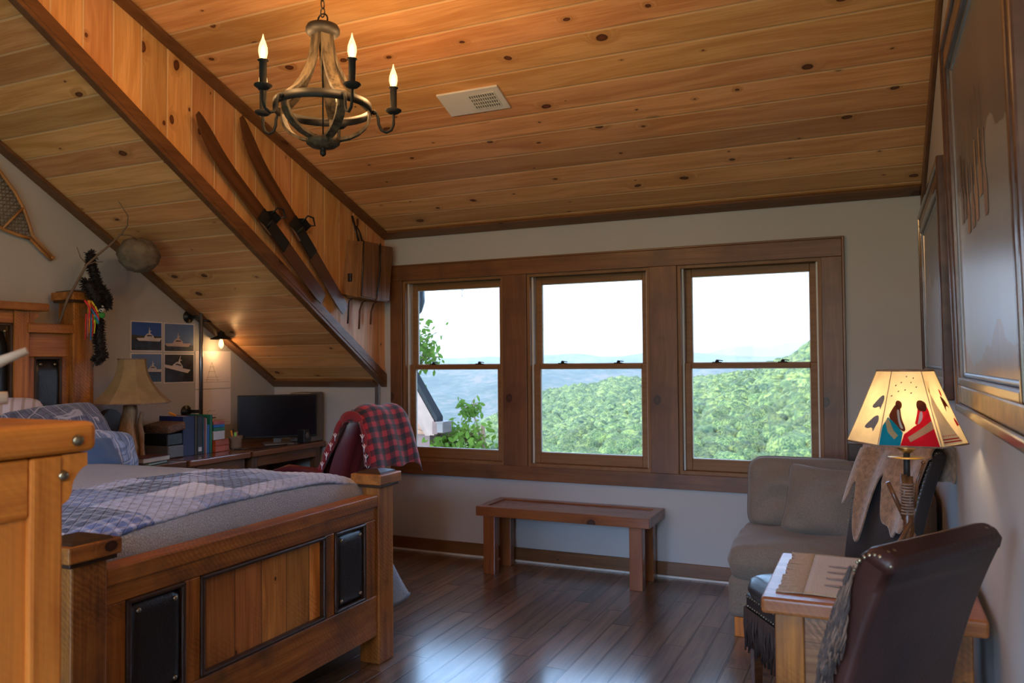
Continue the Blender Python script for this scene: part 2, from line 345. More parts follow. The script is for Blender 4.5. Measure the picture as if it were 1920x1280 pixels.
def translucent(name, col, tw=.5):
    t = NT(name); P = t.coord(); c = t.mix(t.mr(t.noise(P, 12, 3), .35, .7), col, tuple(v * .75 for v in col))
    d = t.n('BsdfDiffuse'); r = t.n('BsdfTranslucent'); mx = t.n('MixShader'); mx.inputs[0].default_value = tw
    t.put(d.inputs[0], c); t.put(r.inputs[0], c)
    t.t.links.new(d.outputs[0], mx.inputs[1]); t.t.links.new(r.outputs[0], mx.inputs[2]); t.t.links.new(mx.outputs[0], t.out.inputs[0]); M[name] = t.m
translucent('hide_shade', (.80, .66, .42)); translucent('tan_shade', (.46, .32, .16), .3)
for n_, c_ in (('art_teal', (.01, .22, .36)), ('art_red', (.60, .015, .03)), ('art_brown', (.12, .035, .02)), ('art_white', (.72, .66, .58)), ('art_grey', (.16, .18, .26)), ('art_black', (.02, .02, .02)), ('art_gold', (.62, .42, .22))): translucent(n_, c_, .4)
def bulb_mat():
    t = NT('bulb_glass'); tr = t.n('BsdfTransparent'); e = t.n('Emission'); e.inputs[0].default_value = (1., .62, .25, 1); e.inputs[1].default_value = 3.0; mx = t.n('MixShader'); mx.inputs[0].default_value = .35
    t.t.links.new(tr.outputs[0], mx.inputs[1]); t.t.links.new(e.outputs[0], mx.inputs[2]); t.t.links.new(mx.outputs[0], t.out.inputs[0]); M['bulb_glass'] = t.m
bulb_mat()
emis('fill_globe_glass', (1., .84, .62), 14.)  # glow of the added, unseen fill pendant
def foliage(name, c1, c2, c3, sc=.25, per_obj=False):
    t = NT(name); P = t.coord(); n1 = t.noise(P, sc, 4, .65); n2 = t.noise(P, sc * 7, 3, .7)
    col = t.ramp(t.add(t.mul(n1, .45), t.mul(n2, .55)), (.38, c1), (.49, c2), (.6, c3))
    if per_obj:
        r = t.n('ObjectInfo').outputs['Random']; hs = t.n('HueSaturation'); t.put(hs.inputs['Color'], col); t.put(hs.inputs['Value'], t.mr(r, 0, 1, .72, 1.25)); t.put(hs.inputs['Hue'], t.mr(r, 0, 1, .485, .512)); col = hs.outputs[0]
    t.bsdf(col, .8, 0, t.bump(n2, .8, .6)); M[name] = t.m
foliage('forest', (.010, .026, .010), (.07, .105, .03), (.25, .265, .06), .11)  # ramp paints crown highlights and shadowed gaps into the leaf colour
foliage('canopy', (.010, .026, .010), (.075, .11, .03), (.25, .265, .06), 1.3, True)  # same painted highlight and shadow tones for the single crowns
foliage('far_forest', (.010, .026, .022), (.035, .06, .035), (.14, .10, .08), .003)
foliage('soil', (.012, .025, .008), (.02, .04, .012), (.03, .05, .015), .05)
def leafm(name, c):
    t = NT(name); d = t.n('BsdfDiffuse'); r = t.n('BsdfTranslucent'); mx = t.n('MixShader'); mx.inputs[0].default_value = .45
    cc = t.mix(t.noise(t.coord(), 9, 2), tuple(v * .6 for v in c), tuple(v * 1.4 for v in c)); t.put(d.inputs[0], cc); t.put(r.inputs[0], cc)
    t.t.links.new(d.outputs[0], mx.inputs[1]); t.t.links.new(r.outputs[0], mx.inputs[2]); t.t.links.new(mx.outputs[0], t.out.inputs[0]); M[name] = t.m
leafm('leaf', (.10, .17, .03))

# painting canvas: mountains / sky / figures, matte glassy
def canvas(name, horizon, seed, warm):
    t = NT(name); x = t.sep(t.coord()); y, z = x[1], x[2]
    n1 = t.noise(t.comb(0., t.mul(y, 2.), t.add(z, seed)), 1.6, 5, .65)
    sky = t.mix(n1, (.06, .06, .075), (.17, .15, .15))
    sn = t.mix(t.noise(t.comb(1., y, z), 4, 4), (.20, .21, .23), (.34, .34, .35))
    gr = t.mix(t.noise(t.comb(3., t.mul(y, 3.), z), 5, 3), (.10, .06, .04), warm)
    ln = t.add(z, t.mul(t.math('SUBTRACT', t.noise(t.comb(seed, y, 0.), 2.2, 4), .5), .5))
    col = t.mix(t.math('GREATER_THAN', ln, horizon + .05), sn, sky); col = t.mix(t.math('LESS_THAN', ln, horizon - .42), col, gr)
    t.bsdf(col, .28, 0, t.bump(t.noise(t.coord(), 120, 3), .3, .001), coat=.4, coatr=.3); M[name] = t.m
canvas('canvas_big', .62, 2.3, (.42, .20, .10)); canvas('canvas_small', .5, 6.1, (.30, .19, .09))

# ------------------------------------------------------------------ mesh builder
class MB:
    def __init__(s, o=(0, 0, 0)):
        s.bm = bmesh.new(); s.o = Vector(o); s.mi = 0
    def _mark(s, fs):
        for f in fs: f.material_index = s.mi
    def _new(s, bm2, mtx=None):
        if mtx is not None: bmesh.ops.transform(bm2, matrix=mtx, verts=bm2.verts)
        mp = {}
        for v in bm2.verts: mp[v] = s.bm.verts.new(v.co)
        for f in bm2.faces:
            try: g = s.bm.faces.new([mp[v] for v in f.verts]); g.material_index = s.mi; g.smooth = f.smooth
            except ValueError: pass
        bm2.free()
    def box(s, a, b, bevel=0., rot=None, seg=2):
        a, b = Vector(a), Vector(b); c = (a + b) / 2; d = b - a
        bm2 = bmesh.new(); bmesh.ops.create_cube(bm2, size=1)
        bmesh.ops.scale(bm2, vec=(abs(d.x), abs(d.y), abs(d.z)), verts=bm2.verts)
        if bevel: bmesh.ops.bevel(bm2, geom=bm2.edges[:], offset=min(bevel, min(abs(d.x), abs(d.y), abs(d.z)) * .49), segments=seg, profile=.5, affect='EDGES')
        m = Matrix.Translation(c)
        if rot is not None: m = m @ (rot if isinstance(rot, Matrix) else Matrix.Rotation(rot[1], 4, rot[0]))
        s._new(bm2, m); return s
    def obox(s, c, size, mat3, bevel=0., seg=2):
        bm2 = bmesh.new(); bmesh.ops.create_cube(bm2, size=1); bmesh.ops.scale(bm2, vec=size, verts=bm2.verts)
        if bevel: bmesh.ops.bevel(bm2, geom=bm2.edges[:], offset=min(bevel, min(size) * .49), segments=seg, profile=.5, affect='EDGES')
        s._new(bm2, Matrix.Translation(Vector(c)) @ mat3.to_4x4()); return s
    def rings(s, rings, caps=True, closed=True, smooth=True):
        vs = [[s.bm.verts.new(p) for p in r] for r in rings]; n = len(vs[0]); fs = []
        for i in range(len(vs) - 1):
            for j in range(n if closed else n - 1):
                k = (j + 1) % n
                try: fs.append(s.bm.faces.new((vs[i][j], vs[i][k], vs[i + 1][k], vs[i + 1][j])))
                except ValueError: pass
        if caps and closed:
            for r in (vs[0], vs[-1]):
                try: fs.append(s.bm.faces.new(r))
                except ValueError: pass
        for f in fs: f.smooth = smooth and len(f.verts) <= 4; f.material_index = s.mi
        return s
    def tube(s, pts, r, n=8, flat=1., caps=True):
        pts = [Vector(p) for p in pts]; rr = r if hasattr(r, '__len__') else [r] * len(pts)
        rings = []; up = None
        for i, p in enumerate(pts):
            t = (pts[min(i + 1, len(pts) - 1)] - pts[max(i - 1, 0)]).normalized()
            if up is None:
                up = Vector((0, 0, 1)) if abs(t.z) < .9 else Vector((1, 0, 0))
            u = (up - t * up.dot(t))
            if u.length < 1e-4: u = t.orthogonal()
            u.normalize(); w = t.cross(u); up = u
            rings.append([p + (u * math.cos(2 * PI * k / n) * flat + w * math.sin(2 * PI * k / n)) * rr[i] for k in range(n)])
        return s.rings(rings, caps)
    def lathe(s, c, prof, n=20, mtx=None, smooth=True):
        c = Vector(c); R = []
        for r, z in prof:
            ring = []
            for k in range(n):
                v = Vector((r * math.cos(2 * PI * k / n), r * math.sin(2 * PI * k / n), z))
                if mtx is not None: v = mtx @ v
                ring.append(c + v)
            R.append(ring)
        return s.rings(R, True, smooth=smooth)
    def prism(s, pts, d):
        """planar polygon pts extruded by vector d"""
        d = Vector(d); a = [s.bm.verts.new(Vector(p)) for p in pts]; b = [s.bm.verts.new(Vector(p) + d) for p in pts]; n = len(a); fs = []
        fs.append(s.bm.faces.new(a)); fs.append(s.bm.faces.new(b[::-1]))
        for i in range(n): fs.append(s.bm.faces.new((a[i], a[(i + 1) % n], b[(i + 1) % n], b[i])))
        s._mark(fs); return s
    def ball(s, c, r, sub=2, sc=(1, 1, 1), mtx=None):
        bm2 = bmesh.new(); bmesh.ops.create_icosphere(bm2, subdivisions=sub, radius=r); bmesh.ops.scale(bm2, vec=sc, verts=bm2.verts)
        for f in bm2.faces: f.smooth = True
        m = Matrix.Translation(Vector(c))
        if mtx is not None: m = m @ mtx.to_4x4()
        s._new(bm2, m); return s
    def grid(s, fn, nu, nv, th=None, smooth=True):
        """surface fn(u,v)->Vector ; th = offset for thickness along computed normal"""
        P = [[Vector(fn(i / nu, j / nv)) for j in range(nv + 1)] for i in range(nu + 1)]
        V = [[s.bm.verts.new(p) for p in r] for r in P]; fs = []
        for i in range(nu):
            for j in range(nv): fs.append(s.bm.faces.new((V[i][j], V[i + 1][j], V[i + 1][j + 1], V[i][j + 1])))
        if th:
            V2 = []
            for i in range(nu + 1):
                row = []
                for j in range(nv + 1):
                    du = P[min(i + 1, nu)][j] - P[max(i - 1, 0)][j]; dv = P[i][min(j + 1, nv)] - P[i][max(j - 1, 0)]
                    nn = du.cross(dv); nn.normalize(); row.append(s.bm.verts.new(P[i][j] - nn * th))
                V2.append(row)
            for i in range(nu):
                for j in range(nv): fs.append(s.bm.faces.new((V2[i][j], V2[i][j + 1], V2[i + 1][j + 1], V2[i + 1][j])))
            for i in range(nu):
                fs.append(s.bm.faces.new((V[i][0], V2[i][0], V2[i + 1][0], V[i + 1][0]))); fs.append(s.bm.faces.new((V[i][nv], V[i + 1][nv], V2[i + 1][nv], V2[i][nv])))
            for j in range(nv):
                fs.append(s.bm.faces.new((V[0][j], V[0][j + 1], V2[0][j + 1], V2[0][j]))); fs.append(s.bm.faces.new((V[nu][j], V2[nu][j], V2[nu][j + 1], V[nu][j + 1])))
        for f in fs: f.smooth = smooth; f.material_index = s.mi
        return s
    def cushion(s, c, size, mtx=None, p=2.6, pinch=.35, n=16, wr=0., seed=0):
        """soft cushion: size=(w,h,t) centred at c in local axes x,y wide, z thick"""
        c = Vector(c); w, h, th = size; m = mtx or Matrix.Identity(3)
        def pt(u, v, sg):
            x, y = 2 * u - 1, 2 * v - 1
            prof = max(0, (1 - abs(x) ** p)) ** .5 * max(0, (1 - abs(y) ** p)) ** .5
            px = x * (1 - pinch * .12 * (1 - abs(y) ** 2) * abs(x)); py = y * (1 - pinch * .12 * (1 - abs(x) ** 2) * abs(y))
            z = sg * (prof * .5 + .02)
            rc = 1 - (.075 if p > 8 else .13) * abs(x) ** 5 * abs(y) ** 5; q = Vector((px * rc * w / 2, py * rc * h / 2, z * th))
            if wr: q += Vector((0, 0, 1)) * sg * (mnoise.noise(Vector((x * 2.1 + seed, y * 2.1, seed))) * wr * prof)
            return c + m @ q
        A = [[s.bm.verts.new(pt(i / n, j / n, 1)) for j in range(n + 1)] for i in range(n + 1)]
        B = [[s.bm.verts.new(pt(i / n, j / n, -1)) for j in range(n + 1)] for i in range(n + 1)]
        fs = []
        for i in range(n):
            for j in range(n):
                fs.append(s.bm.faces.new((A[i][j], A[i + 1][j], A[i + 1][j + 1], A[i][j + 1]))); fs.append(s.bm.faces.new((B[i][j], B[i][j + 1], B[i + 1][j + 1], B[i + 1][j])))
            fs.append(s.bm.faces.new((A[i][0], B[i][0], B[i + 1][0], A[i + 1][0]))); fs.append(s.bm.faces.new((A[i][n], A[i + 1][n], B[i + 1][n], B[i][n])))
            fs.append(s.bm.faces.new((A[0][i], A[0][i + 1], B[0][i + 1], B[0][i]))); fs.append(s.bm.faces.new((A[n][i], B[n][i], B[n][i + 1], A[n][i + 1])))
        for f in fs: f.smooth = True; f.material_index = s.mi
        return s
    def obj(s, name, mat, parent=None, world=True, smooth=None, label=None):
        """world: verts were given in world coords, s.o is the origin"""
        bmesh.ops.recalc_face_normals(s.bm, faces=s.bm.faces)
        if world and s.o.length > 0: bmesh.ops.translate(s.bm, vec=-s.o, verts=s.bm.verts)
        me = bpy.data.meshes.new(name); s.bm.to_mesh(me); s.bm.free()
        for m in (mat if isinstance(mat, (list, tuple)) else [mat]): me.materials.append(M[m] if isinstance(m, str) else m)
        if smooth is not None:
            for p in me.polygons: p.use_smooth = smooth
        o = bpy.data.objects.new(name, me); COL.objects.link(o)
        if parent: o.parent = parent
        else: o.location = s.o
        if label: o['label'] = label
        return o
def thing(name, label, cat, loc=(0, 0, 0), rz=0., group=None):
    o = bpy.data.objects.new(name, None); COL.objects.link(o); o.empty_display_size = .1
    o.location = loc; o.rotation_euler = (0, 0, rz); o['label'] = label; o['category'] = cat
    if group: o['group'] = group
    return o
def tag(o, label, cat, group=None, kind=None):
    o['label'] = label; o['category'] = cat
    if group: o['group'] = group
    if kind: o['kind'] = kind
    return o
def st(o): o['kind'] = 'structure'; return o
def dup(r, loc=None, rz=None, label=None):
    c = r.copy(); COL.objects.link(c)
    if loc is not None: c.location = loc
    if rz is not None: c.rotation_euler = (0, 0, rz)
    if label: c['label'] = label
    for ch in list(r.children):
        k = ch.copy(); COL.objects.link(k); k.parent = c
        for g in ch.children:
            q = g.copy(); COL.objects.link(q); q.parent = k
    return c
def RX(a): return Matrix.Rotation(a, 3, 'X')
def RY(a): return Matrix.Rotation(a, 3, 'Y')
def RZ(a): return Matrix.Rotation(a, 3, 'Z')

# ------------------------------------------------------------------ room shell
st(MB().box((XL - .15, YB - .15, -.1), (XR + .15, D + .2, 0)).obj('floor', 'floor_wood'))
def wallpoly_x(name, x0, x1, mat='wall_paint'):
    """gable side wall following the roof line"""
    top = zc if x0 > XD else zm
    zr = top(YR); zb = zr - SM * (YR - YB)
    st(MB().prism([(x0, YB, 0), (x0, D, 0), (x0, D, top(D) + .12), (x0, YR, zr + .12), (x0, YB, zb + .12)], (x1 - x0, 0, 0)).obj(name, mat))
wallpoly_x('wall_right', XR, XR + .12); wallpoly_x('wall_left', XL - .12, XL)
# far wall with three openings
b = MB(); y0, y1 = D, D + .15; ztop = zc(D) + .12
b.box((XL - .12, y0, 0), (XD, y1, zm(D) + .1)); b.box((XD, y0, 0), (XR + .12, y1, OZ0)); b.box((XD, y0, OZ1), (XR + .12, y1, ztop))
xs = [XD] + [v for o in OPEN for v in o] + [XR + .12]
for i in range(0, len(xs), 2): b.box((xs[i], y0, OZ0), (xs[i + 1], y1, OZ1))
st(b.obj('wall_far', 'wall_paint'))
zback = zc(YR) - SM * (YR - YB)
b = MB(); y0, y1 = YB - .12, YB
b.box((XL - .12, y0, 0), (XR + .12, y1, .12)); b.box((XL - .12, y0, 2.25), (XR + .12, y1, zback + .1))
xs = [XL - .12] + [v for q in BACK for v in q[:2]] + [XR + .12]
for i in range(0, len(xs), 2): b.box((xs[i], y0, .12), (xs[i + 1], y1, 2.25))
st(b.obj('wall_back', 'wall_paint'))
def slab(name, x0, x1, ya, za, yb, zb, mat, th=.06):
    """sloping plane built flat in local XY then tilted: local y runs up the slope from (ya,za)"""
    L = math.hypot(yb - ya, zb - za); b = MB(); b.box((x0, 0, 0), (x1, L, th))
    o = b.obj(name, mat, world=False); ang = math.atan2(zb - za, -(yb - ya))
    # local +y -> world (0,-cos,sin); local z up
    o.matrix_world = Matrix(((1, 0, 0, 0), (0, -math.cos(ang), math.sin(ang), ya), (0, math.sin(ang), math.cos(ang), za), (0, 0, 0, 1))) 
    if ya < yb: pass
    return st(o)
slab('ceiling', XD, XR + .1, D, zc(D), YR, zc(YR), 'pine_ceiling')
slab('ceiling_left', XL - .1, XD, D, zm(D), YR - .02, zm(YR - .02), 'pine_slope')
o = MB().prism([(XL - .1, YR, zc(YR)), (XL - .1, YB - .1, zback - .06), (XL - .1, YB - .1, zback), (XL - .1, YR, zc(YR) + .06)], (XR - XL + .2, 0, 0)).obj('ceiling_back', 'pine_ceiling'); st(o)
# cheek wall of the dormer
st(MB().prism([(XD - .02, D, zm(D) - .0), (XD - .02, D, zc(D)), (XD - .02, YR, zc(YR)), ], (.02, 0, 0)).obj('wall_dormer', 'pine_cheek'))
# trims
ns = Vector((0, math.sin(math.atan(SM)), math.cos(math.atan(SM)))); nc = Vector((0, math.sin(math.atan(SD)), math.cos(math.atan(SD))))
def strip(name, p, q, w, h, mat, bev=.004):
    """board from p to q; w=(vector) width, h=(vector) thickness"""
    p, q, w, h = Vector(p), Vector(q), Vector(w), Vector(h); b = MB(p)
    b.prism([p, p + w, p + w + h, p + h], q - p)
    bmesh.ops.bevel(b.bm, geom=b.bm.edges[:], offset=bev, segments=1, affect='EDGES')
    return st(b.obj(name, mat))
k = 0
def T(*a, **kw):
    global k; k += 1; return strip('trim_%d' % k, *a, **kw)
yt = YR + .05
T((XD, D - .002, zm(D) + .012), (XD, yt, zm(yt) + .012), (0, 0, .078), (.022, 0, 0), 'trim_y')                     # lower edge, cheek face
T((XD - .03, D - .002, zm(D) + .012), (XD - .03, yt, zm(yt) + .012), (.052, 0, 0), (0, 0, -.028), 'trim_y')       # lower edge, underside
T((XD, D - .002, zc(D) - .001), (XD, yt, zc(yt) - .001), (.085, 0, 0), tuple(-nc * .02), 'trim_y')                            # upper edge on cheek
T((XR - .02, D - .002, zc(D) - .002), (XR - .02, yt, zc(yt) - .002), (0, 0, -.095), (.02, 0, 0), 'trim_y')         # ceiling at right wall
T((XD + .086, D - .001, zc(D) - .001), (XR - .02, D - .001, zc(D) - .001), (0, -.10, .10 * SD), tuple(-nc * .02), 'trim_x')      # ceiling at far wall
T((XL, D - .002, zm(D) - .001), (XD - .05, D - .002, zm(D) - .001), (0, -.085, .085 * SM), tuple(-ns * .02), 'trim_x')    # slope at far wall
T((XL + .001, D - .09, zm(D - .09) - .001), (XL + .001, yt, zm(yt) - .001), (.09, 0, 0), tuple(-ns * .02), 'trim_y')     # slope at left wall
st(MB((0, D, 0)).box((XL, D - .018, 0.012), (XR, D, .100), .003).obj('baseboard_far', 'trim_x'))
st(MB((0, D, 0)).box((XL, D - .024, 0), (XR, D, .012)).obj('baseboard_gap', 'white_line')); bpy.data.objects['baseboard_gap'].name = 'trim_20'
st(MB().box((XR - .018, YB, 0), (XR, D - .02, .1), .003).obj('baseboard_right', 'trim_y'))
st(MB().box((XL, YB, 0), (XL + .018, D - .02, .1), .003).obj('baseboard_left', 'trim_y'))
# window casing
yc = D - .022
def cas(name, a, b_, mat): st(MB(((a[0] + b_[0]) / 2, D, a[2])).box(a, b_, .003).obj(name, mat))
cas('trim_30', (-3.465, yc - .003, OZ1), (-.174, D, 2.197), 'casing_x')
cas('trim_31', (-3.465, yc - .003, .590), (-.174, D, OZ0), 'casing_x')
cas('trim_32', (-3.465, yc, OZ0), (OPEN[0][0], D, OZ1), 'casing_z'); cas('trim_33', (OPEN[0][1], yc, OZ0), (OPEN[1][0], D, OZ1), 'casing_z')
cas('trim_34', (OPEN[1][1], yc, OZ0), (OPEN[2][0], D, OZ1), 'casing_z'); cas('trim_35', (OPEN[2][1], yc, OZ0), (-.174, D, OZ1), 'casing_z')
cas('trim_36', (-.174, yc - .006, .59), (-.160, D, 2.21), 'trim_z'); cas('trim_37', (-3.465, yc - .006, 2.197), (-.174, D, 2.210), 'trim_x')
# windows
for i, (a, c) in enumerate(OPEN):
    w = thing('window_%d' % (i + 1), 'x', 'x', ((a + c) / 2, D, OZ0)); del w['label']; del w['category']; st(w); O = w.location
    b = MB(O)   # vinyl/wood jamb liner
    b.box((a, D - .002, OZ0), (a + .022, D + .15, OZ1)); b.box((c - .022, D - .002, OZ0), (c, D + .15, OZ1))
    b.box((a + .022, D - .001, OZ1 - .02), (c - .022, D + .149, OZ1)); b.box((a + .022, D - .001, OZ0), (c - .022, D + .149, OZ0 + .022)); b.obj('window_frame', 'sash_z', w)
    b = MB(O)
    b.box((a + .022, D + .035, OZ0 + .02), (a + .034, D + .135, OZ1 - .02)); b.box((c - .034, D + .035, OZ0 + .02), (c - .022, D + .135, OZ1 - .02)); b.obj('jamb_liner', 'vinyl', w)
    def sash(nm, z0, z1, y, bot, top):
        b = MB(O); s_ = .042
        b.box((a + .034, y, z0), (a + .034 + s_, y + .035, z1), .004); b.box((c - .034 - s_, y, z0), (c - .034, y + .035, z1), .004)
        b.box((a + .034 + s_, y, z0), (c - .034 - s_, y + .035, z0 + bot), .004); b.box((a + .034 + s_, y, z1 - top), (c - .034 - s_, y + .035, z1), .004)
        f = b.obj(nm, 'sash_x', w)
        MB(O).box((a + .03 + s_, y + .015, z0 + bot - .004), (c - .03 - s_, y + .019, z1 - top + .004)).obj('pane', 'glass', f)
        b = MB(O); g = .005; xa, xb, za, zb = a + .034 + s_, c - .034 - s_, z0 + bot, z1 - top
        b.box((xa, y + .010, za), (xa + g, y + .025, zb)); b.box((xb - g, y + .010, za), (xb, y + .025, zb)); b.box((xa, y + .010, za), (xb, y + .025, za + g)); b.box((xa, y + .010, zb - g), (xb, y + .025, zb)); b.obj('glazing_bead', 'vinyl', f)
    sash('upper_sash', 1.395, OZ1 - .02, D + .09, .034, .05); sash('lower_sash', OZ0 + .022, 1.430, D + .05, .075, .034)
    for fx in (.27, .73):
        x = a + (c - a) * fx; b = MB(O); b.box((x - .03, D + .052, 1.430), (x + .03, D + .082, 1.437), .002); b.lathe((x, D + .066, 1.437), [(.013, 0), (.013, .008), (.006, .011)], 12)
        b.box((x - .005, D + .054, 1.444), (x + .04, D + .066, 1.450), .002, rot=('Y', .15)); b.obj('sash_lock', 'black_metal', w)
for i, (a, c, z0, z1) in enumerate(BACK):  # rear windows, put in behind the viewer for fill daylight
    w = thing('window_%d' % (i + 4), 'x', 'x', ((a + c) / 2, YB, z0)); del w['label']; del w['category']; st(w); O = w.location
    b = MB(O); b.box((a, YB - .1, z0), (a + .05, YB, z1)); b.box((c - .05, YB - .1, z0), (c, YB, z1)); b.box((a, YB - .1, z1 - .05), (c, YB, z1)); b.box((a, YB - .1, z0), (c, YB, z0 + .05)); b.box((a, YB - .1, (z0 + z1) / 2 - .02), (c, YB, (z0 + z1) / 2 + .02)); b.obj('window_frame', 'sash_x', w)
    MB(O).box((a + .04, YB - .06, z0 + .04), (c - .04, YB - .055, z1 - .04)).obj('pane', 'glass', w)
# ------------------------------------------------------------------ bed
def rbox(b, a, c, bev=.006): b.box(a, c, bev); return b
BED = (-3.4, 2.5, 0)
bed = thing('bed', 'rustic reclaimed wood bed with leather panelled footboard and tall headboard', 'bed', BED)
FX = -2.2                     # outer face of the footboard
def post(name, x0, x1, y0, y1, z1, cap=.03):
    p = MB(BED).box((x0, y0, 0), (x1, y1, z1), .007).obj(name, 'barn_z', bed)
    b = MB(BED); b.box((x0 - cap, y0 - cap, z1), (x1 + cap, y1 + cap, z1 + .05), .006)
    b.obj('post_cap', 'barn_y', p)
    MB(BED).box((x0 - cap + .010, y0 - cap + .010, z1 - .014), (x1 + cap - .010, y1 + cap - .010, z1), .003).obj('cap_band', 'dark_box', p)
    b = MB(BED); cxm, cym = (x0 + x1) / 2, (y0 + y1) / 2; h = (x1 - x0) / 2 - .005
    b.rings([[Vector((cxm + sx * r, cym + sy * r, z)) for sx, sy in ((-1, -1), (1, -1), (1, 1), (-1, 1))] for r, z in ((h + .018, z1 + .05), (h + .012, z1 + .058), (.02, z1 + .070))], smooth=False); b.obj('cap_pyramid', 'dark_box', p)
    return p
post('post', FX - .10, FX + .015, 1.632, 1.755, .862); post('post', FX - .10, FX + .015, 3.250, 3.375, .862)
Y0, Y1 = 1.755, 3.250
MB(BED).box((FX - .075, Y0, .755), (FX + .01, Y1, .812), .006).obj('footboard_rail', 'barn_y', bed)
MB(BED).box((FX - .045, Y0, .695), (FX - .0, Y1, .755), .004).obj('footboard_rail', 'barn_y', bed)
MB(BED).box((FX - .05, Y0, .14), (FX + .004, Y1, .335), .006).obj('footboard_rail', 'barn_y', bed)
for a, c in ((Y0, 1.835), (2.075, 2.145), (2.855, 2.92), (3.155, Y1)): MB(BED).box((FX - .045, a, .335), (FX, c, .695), .003).obj('stile', 'barn_z', bed)
def panel(x, a, c, z0, z1, kind, sgn=1, studs=True):
    if kind == 'wood': p = MB(BED).box((x - .035, a, z0), (x - .02, c, z1)).obj('wood_panel', 'barn_plank_z', bed)
    else:
        b = MB(BED); b.cushion((x - .012, (a + c) / 2, (z0 + z1) / 2), (c - a - .02, z1 - z0 - .02, .03), Matrix(((0, 0, 1), (1, 0, 0), (0, 1, 0))), p=12, pinch=0, n=12); p = b.obj('leather_panel', 'black_leather', bed)
    b = MB(BED); w = .016
    for q in (((x - .02, a, z0), (x + .010, a + w, z1)), ((x - .02, c - w, z0), (x + .010, c, z1)), ((x - .02, a, z0), (x + .010, c, z0 + w)), ((x - .02, a, z1 - w), (x + .010, c, z1))): b.box(*q, .006)
    b.obj('panel_moulding', 'dark_box', p)
    if kind != 'wood' and studs:
        for yy in (a + .045, c - .045):
            for zz in (z0 + .045, z1 - .045): MB(BED).ball((x + .004, yy, zz), .0095, 2, (.7, 1, 1)).obj('stud', 'clavos', p)
    return p
panel(FX, 1.835, 2.075, .335, .695, 'l'); panel(FX, 2.145, 2.855, .335, .695, 'wood'); panel(FX, 2.92, 3.155, .335, .695, 'l')
for y in (1.66, 3.36): MB(BED).box((-4.45, y - .02 if y > 2 else y, .2), (FX - .085, y if y > 2 else y + .02, .40), .004).obj('side_rail', 'barn_x', bed)
# headboard
HX = -4.50
post('post', HX - .07, HX + .07, 3.315, 3.455, 1.845); post('post', HX - .07, HX + .07, 1.545, 1.685, 1.845)
for s_ in (0, 1):
    m = (lambda y: y) if s_ == 0 else (lambda y: 5.0 - y)
    def bx(x0, ya, z0, x1, yb, z1, name, mat, bev=.005):
        a_, c_ = sorted((m(ya), m(yb))); return MB(BED).box((x0, a_, z0), (x1, c_, z1), bev).obj(name, mat, bed)
    bx(HX - .02, 3.03, 1.64, HX + .075, 3.315, 1.695, 'headboard_rail', 'barn_y'); bx(HX - .02, 3.03, 1.50, HX + .035, 3.315, 1.64, 'headboard_rail', 'barn_y')
    bx(HX - .02, 3.03, .5, HX + .045, 3.085, 1.80 if 0 else 1.50, 'stile', 'barn_z'); bx(HX - .02, 3.265, .5, HX + .035, 3.315, 1.50, 'stile', 'barn_z')
    a_, c_ = sorted((m(3.085), m(3.265))); panel(HX + .03, a_, c_, .55, 1.50, 'l')
    bx(HX - .02, 2.955, .5, HX + .06, 3.045, 1.765, 'stile', 'barn_z')
    bb = MB(BED); ya, yb = sorted((m(3.045), m(3.10))); 
    pr = [(0, 0), (.055, 0), (.055, -.03), (.03, -.045), (.02, -.085), (0, -.085)]
    sg = 1 if s_ == 0 else -1; bb.prism([(HX - .01, m(3.045) + sg * q[0], 1.765 + q[1]) for q in pr], (.07, 0, 0)); bb.obj('corbel', 'barn_z', bed)
MB(BED).box((HX - .03, 1.86, 1.765), (HX + .10, 3.14, 1.81), .008).obj('headboard_cap', 'barn_y', bed)
MB(BED).box((HX - .02, 2.045, 1.69), (HX + .05, 2.955, 1.765), .004).obj('headboard_rail', 'barn_y', bed)
panel(HX + .04, 2.045, 2.955, .55, 1.69, 'l')
MB(BED).box((HX - .02, 1.685, .25), (HX + .03, 3.315, .55), .004).obj('headboard_rail', 'barn_y', bed)
MX0, MX1, MY0, MY1 = -4.44, -2.30, 1.73, 3.30
tag(MB((-3.4, 2.5, .40)).box((MX0, MY0, .402), (MX1 - .02, MY1 - .02, .62), .03).obj('box_spring', 'white_enamel'), 'box spring under the grey coverlet on the wooden bed', 'bed base')
tag(MB((-3.4, 2.5, .62)).box((MX0, MY0 + .01, .62), (MX1 - .03, MY1 - .03, .855), .06).obj('mattress', 'white_enamel'), 'thick mattress wrapped under the grey coverlet', 'mattress')
